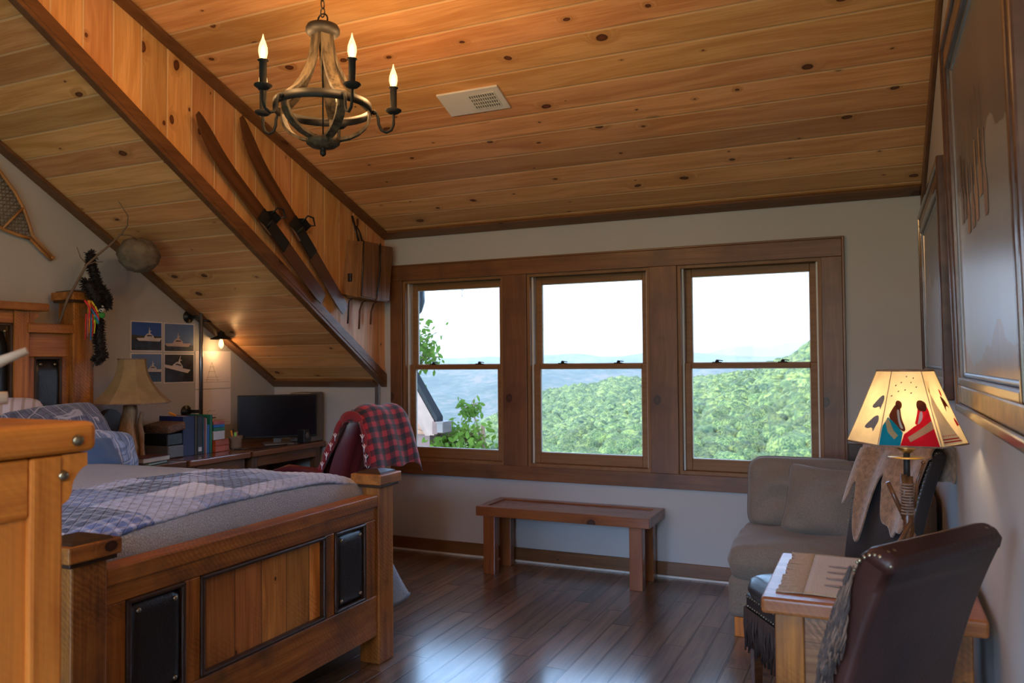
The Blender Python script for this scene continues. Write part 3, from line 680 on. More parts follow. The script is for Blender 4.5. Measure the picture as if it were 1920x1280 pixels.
# coverlet: superellipse profile over the mattress, skirt flaring at the far side
def cov(u, v, up=0.):
    """u across y, v along x; returns point on draped coverlet"""
    x0, x1 = MX0 + .02, MX1
    # across profile
    s = u * 3.3 - .85; 
    if s < 0: y, z = MY0 - .012 - .03 * (-s), .875 + s * .62 - .03
    elif s > 1.6:
        tt = min(1, (s - 1.6) / .8); fl = .10 + .30 * max(0, min(1, (v - .55) / .3)); y, z = MY1 + .012 + fl * tt ** 1.5, .845 - tt * .67
    else: y, z = MY0 + (MY1 - MY0) * s / 1.6, .880 + .040 * math.sin(PI * s / 1.6) - .035 * (abs(s / .8 - 1)) ** 8
    x = x0 + (x1 - x0) * min(v / .9, 1)
    if v > .9:
        t = (v - .9) / .1; z = min(z, .845 - t * .30) if 0 <= s <= 1.6 else z; x = x1 + .012
        if not (0 <= s <= 1.6): z -= 0
    elif v > .84 and 0 <= s <= 1.6: z -= .022 * ((v - .84) / .06) ** 2.5
    if s > 1.6 and v > .9:
        q = (v - .9) / .1; y = y + (MY1 - .03 - y) * q; x = x1 + .012 + .02 * math.sin(q * PI) * tt
    elif s > 1.6: x += .0 * min(1, (s - 1.6)) * math.sin(v * 19); y += .02 * math.sin(v * 23 + 1) * min(1, s - 1.6)
    z += .006 * mnoise.noise(Vector((x * 4, y * 4, 0)))
    return Vector((x, y, max(z, .2) + up))
def covt(u, v): return cov(u, v)
b = MB((-3.4, 2.5, .9)); b.grid(covt, 90, 90, .012)
tag(b.obj('coverlet', 'coverlet'), 'grey textured coverlet draped over the bed and hanging behind the footboard', 'coverlet')
def qf(u, v):
    y = MY0 + .0 + (MY1 + .015 - MY0) * u; x = -2.98 + .14 * max(0, u - .4) + (2.98 - 2.298) * (1 - (.14 * max(0, u - .4)) / .682) * v
    uu = ((y - MY0) / (MY1 - MY0) * 1.6 + .85) / 3.3; vv = (x - (MX0 + .02)) / (MX1 - (MX0 + .02)) * .9
    p = cov(min(max(uu, .26), .74), min(vv, .9))
    p.x = min(x, MX1 + .0); p.y = y
    e = max(0, v - .95) / .05; p.z -= .008 * e ** 2
    if u > .955: p.z -= .10 * ((u - .955) / .045) ** 1.5; p.y += .012
    q1 = abs(((y + x) / .05) % 1 - .5) * 2; q2 = abs(((y - x) / .05) % 1 - .5) * 2
    p.z += .016 + .004 * min(1, 3 * min(1 - q1, 1 - q2) if False else min(q1, q2)) + .010 * mnoise.noise(Vector((x * 5, y * 5, 3)))
    return p
b = MB((-2.6, 2.5, .93)); b.grid(qf, 150, 70, .012)
tag(b.obj('quilt', 'quilt'), 'folded blue and white plaid patchwork quilt across the foot of the bed', 'quilt')
# pillows
def basis(n, up=(0, 0, 1)):
    n = Vector(n).normalized(); x = Vector(up).cross(n).normalized(); y = n.cross(x); return Matrix((x, y, n)).transposed()
def pillow(name, c, size, n, mat, label, seed=0, roll=0., **kw):
    b = MB(c); b.cushion(c, size, basis(n) @ RZ(roll), seed=seed, **kw); return tag(b.obj(name, mat), label, 'pillow', 'pillows at the head of the bed')
pillow('pillow', (-4.27, 2.74, 1.09), (.72, .46, .17), (.75, .0, .66), 'white_stripe', 'white pillow with brown stripes against the headboard', 1, wr=.05)
pillow('pillow', (-4.13, 3.02, 1.06), (.60, .42, .17), (.75, -.1, .66), 'grey_plaid', 'dark blue and grey plaid pillow leaning up at the far bed side', 2, wr=.04, roll=.10)
pillow('pillow', (-3.99, 3.20, .96), (.42, .26, .13), (.9, .15, .45), 'blue_plaid', 'small light blue plaid pillow low in front of the dark plaid one', 3, wr=.03, roll=-.15)
pillow('pillow', (-3.93, 3.02, .95), (.40, .22, .13), (.8, .0, .6), 'blue_cotton', 'plain blue pillow on the coverlet before the plaid pillows', 4, wr=.02)
pillow('pillow', (-4.24, 1.98, 1.05), (.60, .42, .17), (.75, .1, .66), 'grey_plaid', 'plaid pillow at the near side of the bed head', 5, wr=.04)

# ------------------------------------------------------------------ foreground chest
CH = (-1.6, .55, 0)
ch = thing('chest_of_drawers', 'honey coloured wooden chest in the left foreground with round iron studs', 'chest', CH)
x1c = -1.25
MB(CH).box((-1.82, .02, 1.299), (x1c, .985, 1.352), .014, seg=3).obj('top', 'honey_y', ch)
for (xa, ya) in ((-1.29, .87), (-1.78, .87), (-1.29, .06), (-1.78, .06)):
    p = MB(CH).box((xa - .03, ya - .002, 0), (xa + .03, ya + .056, 1.297), .006).obj('corner_post', 'honey_z', ch)
    if ya > .5:
        b = MB(CH); prof = [(0, 0), (.048, 0), (.048, -.022)] + [(.048 - .03 * math.sin(t * PI / 2 / 5), -.022 - .03 * (1 - math.cos(t * PI / 2 / 5)) - .003 * t) for t in range(1, 6)] + [(.012, -.078), (0, -.085)]
        b.prism([(xa - .022, ya + .054 + q[0], 1.297 + q[1]) for q in prof], (.05, 0, 0)); b.obj('corbel', 'honey_z', p)
MB(CH).ball((x1c + .002, .943, 1.321), .0105, 2, (.6, 1, 1)).obj('stud', 'clavos', ch)
MB(CH).ball((-1.26, .925, 1.262), .0095, 2, (.6, 1, 1)).obj('stud', 'clavos', ch)
MB(CH).box((-1.30, .116, .12), (-1.272, .868, 1.297)).obj('side_panel', 'honey_z', ch); MB(CH).box((-1.30, .116, 1.20), (-1.264, .868, 1.297), .004).obj('side_rail', 'honey_y', ch)
MB(CH).box((-1.80, .116, .12), (-1.778, .868, 1.297)).obj('side_panel', 'honey_z', ch); MB(CH).box((-1.75, .06, .12), (-1.32, .085, 1.297)).obj('back_panel', 'honey_z', ch)
MB(CH).box((-1.75, .85, .12), (-1.32, .90, 1.297)).obj('carcass_front', 'honey_x', ch)
for i in range(4):
    z = .17 + i * .28; d_ = MB(CH).box((-1.74, .90, z), (-1.33, .92, z + .26), .006).obj('drawer', 'honey_x', ch)
    for xx in (-1.65, -1.42): b = MB(CH); b.ball((xx, .934, z + .13), .014, 2); b.obj('knob', 'clavos', d_)
an = thing('antler', 'pale shed antler lying on the foreground chest', 'antler', (-1.45, .75, 1.354))
AO = (-1.45, .75, 1.354)
MB(AO).tube([(-1.50, .40, 1.372), (-1.45, .55, 1.378), (-1.40, .68, 1.385), (-1.33, .76, 1.395), (-1.27, .835, 1.398)], [.020, .018, .017, .016, .010], 10).obj('beam', 'antler', an)
MB(AO).tube([(-1.40, .66, 1.39), (-1.35, .735, 1.41), (-1.30, .80, 1.440), (-1.25, .853, 1.474)], [.013, .013, .011, .006], 10).obj('tine', 'antler', an)

# ------------------------------------------------------------------ nightstand, log lamp, books
NS = (-4.36, 3.70, 0)
n_ = thing('nightstand', 'dark wooden nightstand between the bed and the desk', 'nightstand', NS)
MB(NS).box((-4.62, 3.505, .78), (-4.08, 3.865, .82), .005).obj('top', 'deskw_y', n_)
MB(NS).box((-4.60, 3.525, .08), (-4.11, 3.845, .78), .004).obj('cabinet', 'deskw_z', n_)
for xx in (-4.58, -4.15):
    for yy in (3.54, 3.80): MB(NS).box((xx, yy, 0), (xx + .03, yy + .03, .08)).obj('leg', 'deskw_z', n_)
d_ = MB(NS).box((-4.11, 3.545, .55), (-4.095, 3.825, .74), .004).obj('drawer', 'deskw_y', n_); MB(NS).ball((-4.085, 3.685, .645), .012, 2).obj('knob', 'black_metal', d_)
for i, (dx, dy, z, w, l, h, c, lab, rz) in enumerate(((-4.19, 3.66, .822, .14, .20, .015, 'book_green', 'thin white and green book under the maroon book on the nightstand', .25), (-4.20, 3.655, .838, .16, .235, .032, 'book_maroon', 'maroon hardcover book lying beside the log lamp base', .12))):
    o = thing('book', lab, 'book', (dx, dy, z), rz, 'books on the nightstand')
    b = MB(); b.box((-w / 2, -l / 2, 0), (w / 2, l / 2, .003)); b.box((-w / 2, -l / 2, h - .003), (w / 2, l / 2, h)); b.box((-w / 2, -l / 2, 0), (-w / 2 + .004, l / 2, h)); b.obj('cover', c, o, False)
    MB().box((-w / 2 + .004, -l / 2 + .004, .003), (w / 2 - .005, l / 2 - .004, h - .003)).obj('pages', 'pages', o, False)
# arched case behind the lamp
b = MB((-4.56, 3.66, .82)); b.prism([(-4.60, 3.585, .821), (-4.60, 3.785, .821)] + [(-4.60, 3.685 + .10 * math.cos(t * PI / 10), 1.00 + .16 * math.sin(t * PI / 10)) for t in range(11)], (.05, 0, 0))
tag(b.obj('wall_plaque', 'dark_box'), 'dark brown arched wooden plaque standing behind the log lamp', 'plaque')
LL = (-4.36, 3.66, .821)
l = thing('table_lamp', 'log table lamp with a flared tan hide shade on the nightstand', 'lamp', LL)
b = MB(LL)
def wob(r, p, sd): return r * (1 + .18 * mnoise.noise(Vector((p.x * 20 + sd, p.y * 20, p.z * 9))))
def log(b, pts, r, sd, n=14):
    R = []
    for i, p in enumerate(pts):
        p = Vector(p); R.append([Vector((p.x + math.cos(2 * PI * k / n) * r[i] * (1 + .16 * math.sin(3 * 2 * PI * k / n + i * .5 + sd)), p.y + math.sin(2 * PI * k / n) * r[i] * (1 + .12 * math.sin(2 * 2 * PI * k / n + sd)), p.z)) for k in range(n)])
    b.rings(R)
log(b, [(-4.35, 3.645 + .012 * math.sin(i * 1.1), .835 + i * .045) for i in range(9)], [.058, .05, .052, .047, .050, .043, .046, .042, .036], 0)
b.obj('log_stem', 'bark_wood', l)
b = MB(LL); log(b, [(-4.29 + .004 * math.sin(i * 2), 3.69 + .008 * math.sin(i * .9), .833 + i * .045) for i in range(8)], [.022, .017, .014, .016, .018, .015, .013, .013], 2, 10); b.obj('branch_stem', 'bark_wood', l)
b = MB(LL); b.lathe(LL, [(.11, 0), (.115, .006), (.11, .014), (0.01, .016)], 24); b.obj('base', 'dark_box', l)
def flare(b, c, z0, z1, r0, r1, n, amt=.35, th=.003, seg=8, rot=0.):
    R = []
    for i in range(seg + 1):
        t = i / seg; r = r0 + (r1 - r0) * (t + amt * math.sin(PI * t) * .5); R.append([Vector((c[0] + math.cos(rot + 2 * PI * k / n) * r, c[1] + math.sin(rot + 2 * PI * k / n) * r, z0 + (z1 - z0) * t)) for k in range(n)])
    b.rings(R, caps=False)
sh = MB(LL); cc = (-4.34, 3.66); flare(sh, cc, 1.205, 1.485, .238, .085, 8, .55, rot=.3); o = sh.obj('lamp_shade', 'tan_shade', l, smooth=False)
sm_ = o.modifiers.new('s', 'SOLIDIFY'); sm_.thickness = .003
b = MB(LL); 
for k_ in range(8):
    a0, a1 = .3 + 2 * PI * k_ / 8, .3 + 2 * PI * (k_ + 1) / 8
    for z, r in ((1.205, .239), (1.485, .086)): b.tube([(cc[0] + math.cos(a0) * r, cc[1] + math.sin(a0) * r, z), (cc[0] + math.cos(a1) * r, cc[1] + math.sin(a1) * r, z)], .004, 6)
b.obj('lacing', 'fringe_tan', o)
b = MB(LL); b.tube([(-4.345, 3.655, 1.19), (-4.34, 3.66, 1.30)], .012, 8); b.ball((-4.34, 3.66, 1.33), .03, 2); b.obj('bulb', 'white_enamel', l)

# ------------------------------------------------------------------ desks and what stands on them
DT = .82
for nm, ya, yb, lab in (('desk', 3.885, 4.445, 'dark wooden desk holding the upright books along the left wall'), ('desk', 4.465, 5.30, 'dark wooden desk with the computer monitor in the far corner')):
    O = (-4.36, (ya + yb) / 2, 0); t = thing(nm, lab, 'desk', O)
    MB(O).box((-4.63, ya, DT - .045), (-4.075, yb, DT), .008).obj('desktop', 'deskw_y', t)
    for xx in (-4.60, -4.17):
        for yy in (ya + .025, yb - .085): MB(O).box((xx, yy, 0), (xx + .06, yy + .06, DT - .045), .004).obj('leg', 'deskw_z', t)
    MB(O).box((-4.125, ya + .085, DT - .12), (-4.105, yb - .085, DT - .045), .003).obj('apron', 'deskw_y', t)
    MB(O).box((-4.60, ya + .085, DT - .42), (-4.58, yb - .085, DT - .045), .003).obj('modesty_panel', 'deskw_y', t)
def shelfbook(y, w, h, d, mat, label, lean=0., x=-4.30):
    o = thing('book', label, 'book', (x, y, DT + .001), 0, 'books upright on the desk')
    if lean: o.rotation_euler = (lean, 0, 0)
    b = MB(); b.box((-d, 0, 0), (0, .003, h)); b.box((-d, w - .003, 0), (0, w, h)); b.box((-.004, 0, 0), (.0, w, h), .001); b.obj('cover', mat, o, False)
    MB().box((-d + .004, .003, .003), (-.004, w - .003, h - .004)).obj('pages', 'pages', o, False); return o
sb = [(4.035, .105, .272, .22, 'book_navy', 'wide navy blue binder, first of the upright desk books'), (4.142, .018, .268, .2, 'book_olive', 'thin olive book beside the navy binder'), (4.162, .05, .268, .2, 'book_black', 'black book with a white spine sticker'),
      (4.214, .012, .26, .19, 'book_teal', 'thin teal book right of the black book'), (4.228, .012, .252, .19, 'pink', 'thin pink and white book among the upright books'), (4.242, .010, .245, .19, 'book_white', 'thin white book between the pink and blue ones'), (4.254, .020, .20, .18, 'book_blue', 'short bright blue book among the upright books'), (4.276, .026, .268, .2, 'book_green', 'green book, last in the upright row')]
for a in sb: 
    o = shelfbook(*a)
    if 'sticker' in a[5]: MB().box((-.001, .012, .02), (.0015, .040, .05)).obj('sticker', 'book_white', o, False)
o = MB((-4.44, 4.07, 1.093)); o.ball((-4.44, 4.075, 1.104), .03, 2, (.5, 1.2, .35), RX(-.4)); tag(o.obj('orange_ball', 'orange'), 'small orange foam shape lying on top of the navy binder', 'toy'); bpy.data.objects['orange_ball'].name = 'foam_toy'
# printer with wicker tray on top
PR = (-4.36, 3.955, DT + .001)
t = thing('printer', 'black desktop printer under a wicker tray beside the log lamp', 'printer', PR)
MB(PR).box((-4.50, 3.892, DT + .002), (-4.28, 4.028, DT + .085), .008).obj('body', 'plastic_grey', t); MB(PR).box((-4.50, 3.892, DT + .085), (-4.29, 4.028, DT + .165), .008).obj('lid', 'plastic_black', t)
b = MB((-4.38, 3.95, DT + .17)); b.obox((-4.38, 3.955, DT + .205), (.24, .15, .055), RX(.16), .012); tag(b.obj('wicker_tray', 'wicker'), 'brown woven wicker tray resting on the black printer', 'tray')
# stack of small boxes on red box
b = MB((-4.36, 4.385, DT + .001)); b.box((-4.45, 4.312, DT + .001), (-4.28, 4.445, DT + .045), .003); b.box((-4.45, 4.312, DT + .045), (-4.28, 4.445, DT + .085), .003); tag(b.obj('wooden_box', 'red_box'), 'red orange wooden box under the stack of small boxes on the desk', 'box')
z = DT + .087
for h, c, lab in ((.062, 'book_white', 'white box at the bottom of the small stack'), (.024, 'book_green', 'green box on the white box of the small stack'), (.022, 'book_blue', 'blue box third up in the small stack'), (.024, 'pink', 'pink box topmost of the small stack')):
    b = MB((-4.37, 4.375, z)); b.box((-4.44, 4.317 + random.uniform(0, .004), z), (-4.30, 4.422, z + h - .001), .002); tag(b.obj('card_box', c), lab, 'box', 'small coloured boxes stacked on the desk'); z += h
PC = (-4.30, 4.53, DT + .001)
t = thing('pencil_cup', 'brown burlap pencil pouch with pens on the desk', 'pencil cup', PC)
b = MB(PC); b.lathe(PC, [(.036, 0), (.046, .02), (.042, .05), (.050, .085), (.052, .098), (.044, .098), (.03, .02)], 16); b.obj('pouch', 'burlap_cup', t)
for i, (dx, dy, h, c) in enumerate(((.0, -.02, .15, 'plastic_black'), (.01, -.01, .125, 'lime'), (-.01, .02, .13, 'pink'), (.0, -.035, .14, 'orange'))): MB(PC).tube([(PC[0] + dx * .3, PC[1] + dy * .3, DT + .02), (PC[0] + dx, PC[1] + dy * 1.3, DT + h)], .006 if c != 'lime' else .011, 6).obj('pen', c, t)
# monitor
mo = thing('monitor', 'large black computer monitor on the corner desk', 'monitor', (-4.25, 4.93, DT + .001), math.radians(-42))
b = MB(); b.box((-.02, -.30, .05), (.012, .30, .385), .006); b.obj('housing', 'plastic_black', mo, False)
MB().box((.0125, -.288, .066), (.0135, .288, .376)).obj('screen', 'screen', mo, False)
b = MB(); b.box((-.035, -.03, .0), (-.02, .03, .2), .004); b.box((-.09, -.11, 0), (.09, .11, .012), .005); b.obj('stand', 'plastic_grey', mo, False)
# computer tower + speaker
o = MB((-4.17, 5.20, DT + .001)); o.box((-4.30, 5.13, DT + .002), (-4.09, 5.29, DT + .395), .01); t = tag(o.obj('computer_tower', 'pc_side'), 'grey brown computer tower behind the monitor', 'computer')
b = MB((-4.17, 5.20, DT + .001)); b.box((-4.17, 5.125, DT + .05), (-4.13, 5.13, DT + .36)); b.obj('vent_panel', 'plastic_grey', t)
b = MB((-4.08, 5.05, DT)); b.box((-4.15, 5.035, DT + .002), (-4.078, 5.115, DT + .11), .006); t = tag(b.obj('speaker', 'plastic_black'), 'small black desktop speaker right of the monitor', 'speaker')
b = MB((-4.08, 5.05, DT)); b.lathe((-4.078, 5.075, DT + .06), [(.025, 0), (.025, .002), (.008, .0015), (.002, .001)], 16, RY(PI / 2)); b.obj('cone', 'plastic_grey', t)
for i in range(3):
    b = MB((-4.2, 4.7, DT)); p0 = Vector((-4.30 + i * .05, 5.28, DT - .05)); 
b = MB((-4.2, 4.75, DT)); b.tube([(-4.25, 4.46 + .0, DT + .006), (-4.18, 4.60, DT + .006), (-4.13, 4.75, DT + .006), (-4.15, 4.95, DT + .006), (-4.25, 5.02, DT + .006)], .004, 6); tag(b.obj('computer_cable', 'plastic_black'), 'black cable lying on the desk before the monitor', 'cable')
o = MB((-3.98, D - .004, .66)); o.box((-4.00, D - .008, .60), (-3.93, D - .0005, .72), .003); t = tag(o.obj('wall_outlet', 'outlet'), 'white wall outlet below the desk end on the window wall', 'outlet')
for zz in (.64, .685): MB((-3.98, D - .004, .66)).box((-3.98, D - .0095, zz - .012), (-3.95, D - .008, zz + .012), .001).obj('socket', 'vent_dark', t)

# ------------------------------------------------------------------ prints on the left wall
def sheet(name, y0, y1, z0, z1, label, cat, grp, rz=0.):
    O = (XL + .001, (y0 + y1) / 2, (z0 + z1) / 2); o = MB(O).box((XL + .0005, y0, z0), (XL + .002, y1, z1)).obj(name, 'photo_white' if cat == 'photograph' else 'paper'); tag(o, label, cat, grp); o.rotation_euler = (rz, 0, 0); return o, O
def poly(O, par, name, mat, pts, y0, y1, z0, z1, dx=.0024):
    b = MB(O); b.prism([(XL + dx, y0 + (y1 - y0) * p[0], z0 + (z1 - z0) * p[1]) for p in pts], (.0003, 0, 0)); return b.obj(name, mat, par)
R4 = [(0, 0), (1, 0), (1, 1), (0, 1)]
def boat(O, pr, y0, y1, z0, z1, cx_, cz_, s_, mat, tilt=0.):
    def q(p): 
        x_, z_ = p[0] * s_, p[1] * s_; c, s = math.cos(tilt), math.sin(tilt); return (cx_ + x_ * c - z_ * s, cz_ + x_ * s + z_ * c)
    poly(O, pr, 'boat', mat, [q(p) for p in [(-.5, .04), (-.42, -.07), (.42, -.09), (.5, .06), (.2, .05), (.17, .14), (.06, .24), (-.08, .24), (-.17, .12), (-.2, .05)]], y0, y1, z0, z1, .0031)
    poly(O, pr, 'boat_tower', mat, [q(p) for p in [(-.03, .24), (0, .50), (.012, .50), (.02, .36), (.08, .36), (.09, .33), (.03, .32), (.05, .24)]], y0, y1, z0, z1, .0031)
    poly(O, pr, 'boat_window', 'photo_dark', [q(p) for p in [(-.12, .12), (-.06, .18), (.1, .17), (.12, .12)]], y0, y1, z0, z1, .0036)
G = 'boat photographs in a block on the left wall'
m_ = .008
def photo(y0, y1, z0, z1, lab, sky, sea, hz, bo, trees=False, rz=0.):
    o, O = sheet('photograph', y0, y1, z0, z1, lab, 'photograph', G, rz); a = (y0 + m_, y1 - m_, z0 + m_, z1 - m_)
    poly(O, o, 'printed_sky', sky, [(0, hz), (1, hz), (1, 1), (0, 1)], *a); poly(O, o, 'printed_sea', sea, [(0, 0), (1, 0), (1, hz), (0, hz)], *a)
    if trees: poly(O, o, 'printed_trees', 'photo_trees', [(0, hz), (1, hz), (1, hz + .12), (.6, hz + .15), (.3, hz + .14), (0, hz + .17)], *a, dx=.0028)
    boat(O, o, *a, *bo)
photo(3.897, 4.165, 1.541, 1.752, 'photo of a white boat before a tree line, upper left of the block', 'photo_sky', 'photo_sea', .38, (.58, .40, .85, 'boat_white'), True)
photo(4.178, 4.460, 1.538, 1.750, 'photo of a pink lit boat on open sea, upper right of the block', 'photo_sky2', 'photo_sea', .22, (.45, .24, .9, 'boat_pink'))
photo(3.897, 4.165, 1.318, 1.530, 'photo of a boat largely behind the lamp shade, lower left of the block', 'photo_sky2', 'photo_sea', .4, (.7, .42, .7, 'boat_white'))
photo(4.180, 4.460, 1.312, 1.527, 'photo of a white boat turning in dark water, lower right of the block', 'photo_dark', 'photo_dark', .3, (.42, .5, .95, 'boat_white', -.25))
G = 'white drawing sheets on the left wall'
for (z0, z1, lab) in ((1.262, 1.548, 'white sheet with a faint sailboat drawing, upper of two'), (.975, 1.255, 'white sheet with a faint boat drawing, lower of two by the pipe')):
    o, O = sheet('drawing', 4.472, 4.832, z0, z1, lab, 'drawing', G); a = (4.472, 4.832, z0, z1)
    def ln(p, q, w=.006, m='pencil'):
        p, q = Vector((p[0], p[1], 0)), Vector((q[0], q[1], 0)); d = (q - p).normalized(); nn = Vector((-d.y, d.x, 0)) * w
        poly(O, o, 'pencil_line', m, [tuple(v[:2]) for v in (p - nn, q - nn, q + nn, p + nn)], *a)
    if z0 > 1.2:
        for p, q in (((.1, .17), (.95, .17)), ((.3, .18), (.45, .7)), ((.45, .7), (.62, .18)), ((.3, .3), (.65, .3)), ((.34, .45), (.55, .45)), ((.38, .58), (.52, .58)), ((.25, .24), (.7, .22))): ln(p, q, .004)
    else:
        for p, q in (((.1, .08), (.95, .08)), ((.3, .15), (.8, .15)), ((.3, .4), (.55, .42)), ((.25, .3), (.6, .3)), ((.3, .3), (.4, .45))): ln(p, q, .004)
        poly(O, o, 'ink_shape', 'ink', [(.33, .19), (.42, .24), (.55, .235), (.58, .21)], *a)
# pipe lamp
PO = (XL, 4.44, 1.45)
t = thing('wall_lamp', 'industrial pipe wall lamp with a bare amber bulb and small metal shade', 'lamp', PO)
b = MB(PO); b.tube([(-4.55, 4.44, 1.07), (-4.55, 4.44, 1.83)], .0145, 12); b.obj('vertical_pipe', 'steel', t)
for z in (1.10, 1.80):
    b = MB(PO); b.tube([(XL + .006, 4.40 if z < 1.5 else 4.42, z), (-4.55, 4.44, z)], .012, 10); b.lathe((XL + .001, 4.38 if z < 1.5 else 4.40, z), [(.046, 0), (.046, .008), (.02, .012), (.02, .02)], 20, RY(PI / 2)); b.obj('wall_flange', 'black_metal', t)
b = MB(PO); b.tube([(-4.55, 4.44, 1.772), (-4.55, 4.58, 1.772), (-4.55, 4.61, 1.768), (-4.55, 4.632, 1.75), (-4.55, 4.64, 1.72), (-4.55, 4.64, 1.69)], .010, 10); b.obj('arm', 'bronze', t)
b = MB(PO); b.lathe((-4.55, 4.64, 1.64), [(.022, .055), (.024, .03), (.035, .022), (.080, .0), (.082, -.004), (.034, .016), (.018, .02)], 24); b.obj('lamp_shade', 'bronze', t)
b = MB(PO); b.lathe((-4.55, 4.64, 1.64), [(.008, .0), (.014, -.012), (.020, -.035), (.018, -.055), (.008, -.07), (.001, -.074)], 16); o = b.obj('bulb', 'bulb_glass', t)
b = MB(PO); 
for k_ in range(4): a_ = k_ * PI / 2; b.tube([(-4.55 + .008 * math.cos(a_), 4.64 + .008 * math.sin(a_), 1.632), (-4.55 + .009 * math.cos(a_), 4.64 + .009 * math.sin(a_), 1.585)], .0018, 5)
b.obj('filament', 'filament', o)
def lamp_light(par, loc, e, r=.02, col=(1., .55, .22)):
    l = bpy.data.lights.new('bulb_light', 'POINT'); l.energy = e; l.shadow_soft_size = r; l.color = col; o = bpy.data.objects.new('bulb_light', l); COL.objects.link(o); o.location = Vector(loc) - par.location; o.parent = par; return o
lamp_light(t, (-4.55, 4.64, 1.545), .65)

# ------------------------------------------------------------------ garland, branch with nest, snowshoe
b = MB((-4.45, 3.33, 1.9))
path = [(-4.36, 3.375, 2.13), (-4.35, 3.37, 2.06), (-4.34, 3.39, 1.98), (-4.35, 3.42, 1.93), (-4.34, 3.47, 1.88), (-4.34, 3.475, 1.81)]
path2 = [(-4.36, 3.345, 1.95), (-4.35, 3.37, 1.92), (-4.34, 3.40, 1.85), (-4.35, 3.41, 1.80)]
path3 = [(-4.36, 3.43, 1.74), (-4.35, 3.425, 1.66), (-4.35, 3.43, 1.58), (-4.345, 3.445, 1.50), (-4.35, 3.40, 1.475)]
def fuzzy(path, r, dens):
    P = [Vector(p) for p in path]; 
    for i in range(len(P) - 1):
        nn = int((P[i + 1] - P[i]).length * dens)
        for j in range(nn):
            c = P[i].lerp(P[i + 1], j / nn); d = Vector((random.gauss(0, 1), random.gauss(0, 1), random.gauss(0, 1))).normalized(); L = r * random.uniform(.7, 1.25)
            w = d.orthogonal().normalized() * .004
            q = c + d * L; vs = [b.bm.verts.new(v) for v in (c - w, c + w, q + w * .7, q - w * .7)]; f = b.bm.faces.new(vs)
fuzzy(path, .034, 4200); fuzzy(path2, .045, 4200); fuzzy(path3, .036, 4200)
for pth, r in ((path, .02), (path2, .03), (path3, .022)): b.tube(pth, r, 8)
ga = tag(b.obj('garland', 'garland'), 'fluffy black garland hanging over the far headboard post', 'garland')
yb_ = thing('yarn_tassel', 'bright rainbow yarn braid hanging among the black garland', 'tassel', (-4.40, 3.37, 1.8))
YO = (-4.40, 3.37, 1.8)
for i, (c, dy) in enumerate((('yarn_red', -.03), ('yarn_orange', -.02), ('yarn_yellow', -.012), ('yarn_green', -.003), ('yarn_blue', .006), ('yarn_red', .015), ('yarn_yellow', .022))):
    pts = [(-4.335 + .010 * math.sin(j * 1.1 + i), 3.345 + dy + j * .012 + .009 * math.sin(j * 1.3 + i * .9), 1.84 - j * .035) for j in range(5)]
    MB(YO).tube(pts, .0062, 6).obj('braid_strand', c, yb_)
for i, c in enumerate(('yarn_red', 'pink', 'yarn_orange', 'yarn_blue', 'yarn_red', 'yarn_yellow')): MB(YO).tube([(-4.335, 3.325 + i * .011, 1.76), (-4.333, 3.32 + i * .013, 1.69), (-4.335, 3.322 + i * .011 + .003 * (i % 2), 1.60 + .02 * (i % 3))], .004, 5).obj('yarn_end', c, yb_)
MB(YO).ball((-4.335, 3.405, 1.83), .028, 2, (.5, 1, .6)).obj('red_yarn_patch', 'yarn_red', yb_); MB(YO).ball((-4.33, 3.425, 1.795), .022, 2, (.5, 1, 1.1)).obj('white_yarn_patch', 'yarn_white', yb_); MB(YO).ball((-4.335, 3.43, 1.755), .026, 2, (.6, 1, .8)).obj('green_yarn_patch', 'yarn_green', yb_)
BO = (-4.48, 3.28, 1.697)
br = thing('branch', 'bare curved branch rising from the headboard to the nest', 'branch', BO)
MB(BO).tube([(-4.46, 3.24, 1.697), (-4.42, 3.27, 1.856), (-4.36, 3.29, 1.96), (-4.30, 3.30, 2.05), (-4.24, 3.34, 2.12), (-4.19, 3.37, 2.17), (-4.14, 3.41, 2.24), (-4.10, 3.42, 2.29), (-4.06, 3.39, 2.34), (-4.06, 3.325, 2.415)], [.008, .008, .0075, .007, .0065, .006, .005, .004, .003, .002], 8).obj('stem', 'twig', br)
MB(BO).tube([(-4.30, 3.30, 2.05), (-4.28, 3.34, 2.07), (-4.26, 3.38, 2.075)], [.004, .003, .002], 6).obj('twig', 'twig', br)
MB(BO).tube([(-4.30, 3.30, 2.055), (-4.30, 3.26, 2.09), (-4.30, 3.235, 2.15)], [.004, .003, .002], 6).obj('twig', 'twig', br)
MB(BO).tube([(-4.15, 3.40, 2.235), (-4.13, 3.47, 2.24), (-4.14, 3.52, 2.22)], [.005, .004, .003], 6).obj('twig', 'twig', br)
b = MB((-4.2, 3.587, 2.137)); bm2 = bmesh.new(); bmesh.ops.create_icosphere(bm2, subdivisions=5, radius=.115)
for v in bm2.verts:
    d = v.co.normalized(); v.co = d * (.112 + .006 * mnoise.noise(d * 3) + .006 * mnoise.noise(d * 11) + .004 * abs(mnoise.noise(d * 22))); v.co.z *= .96; v.co.y *= 1.15
for f in bm2.faces: f.smooth = True
b._new(bm2, Matrix.Translation((-4.2, 3.587, 2.137)))
tag(b.obj('wasp_nest', 'nest'), 'round grey paper wasp nest against the sloped ceiling', 'nest')
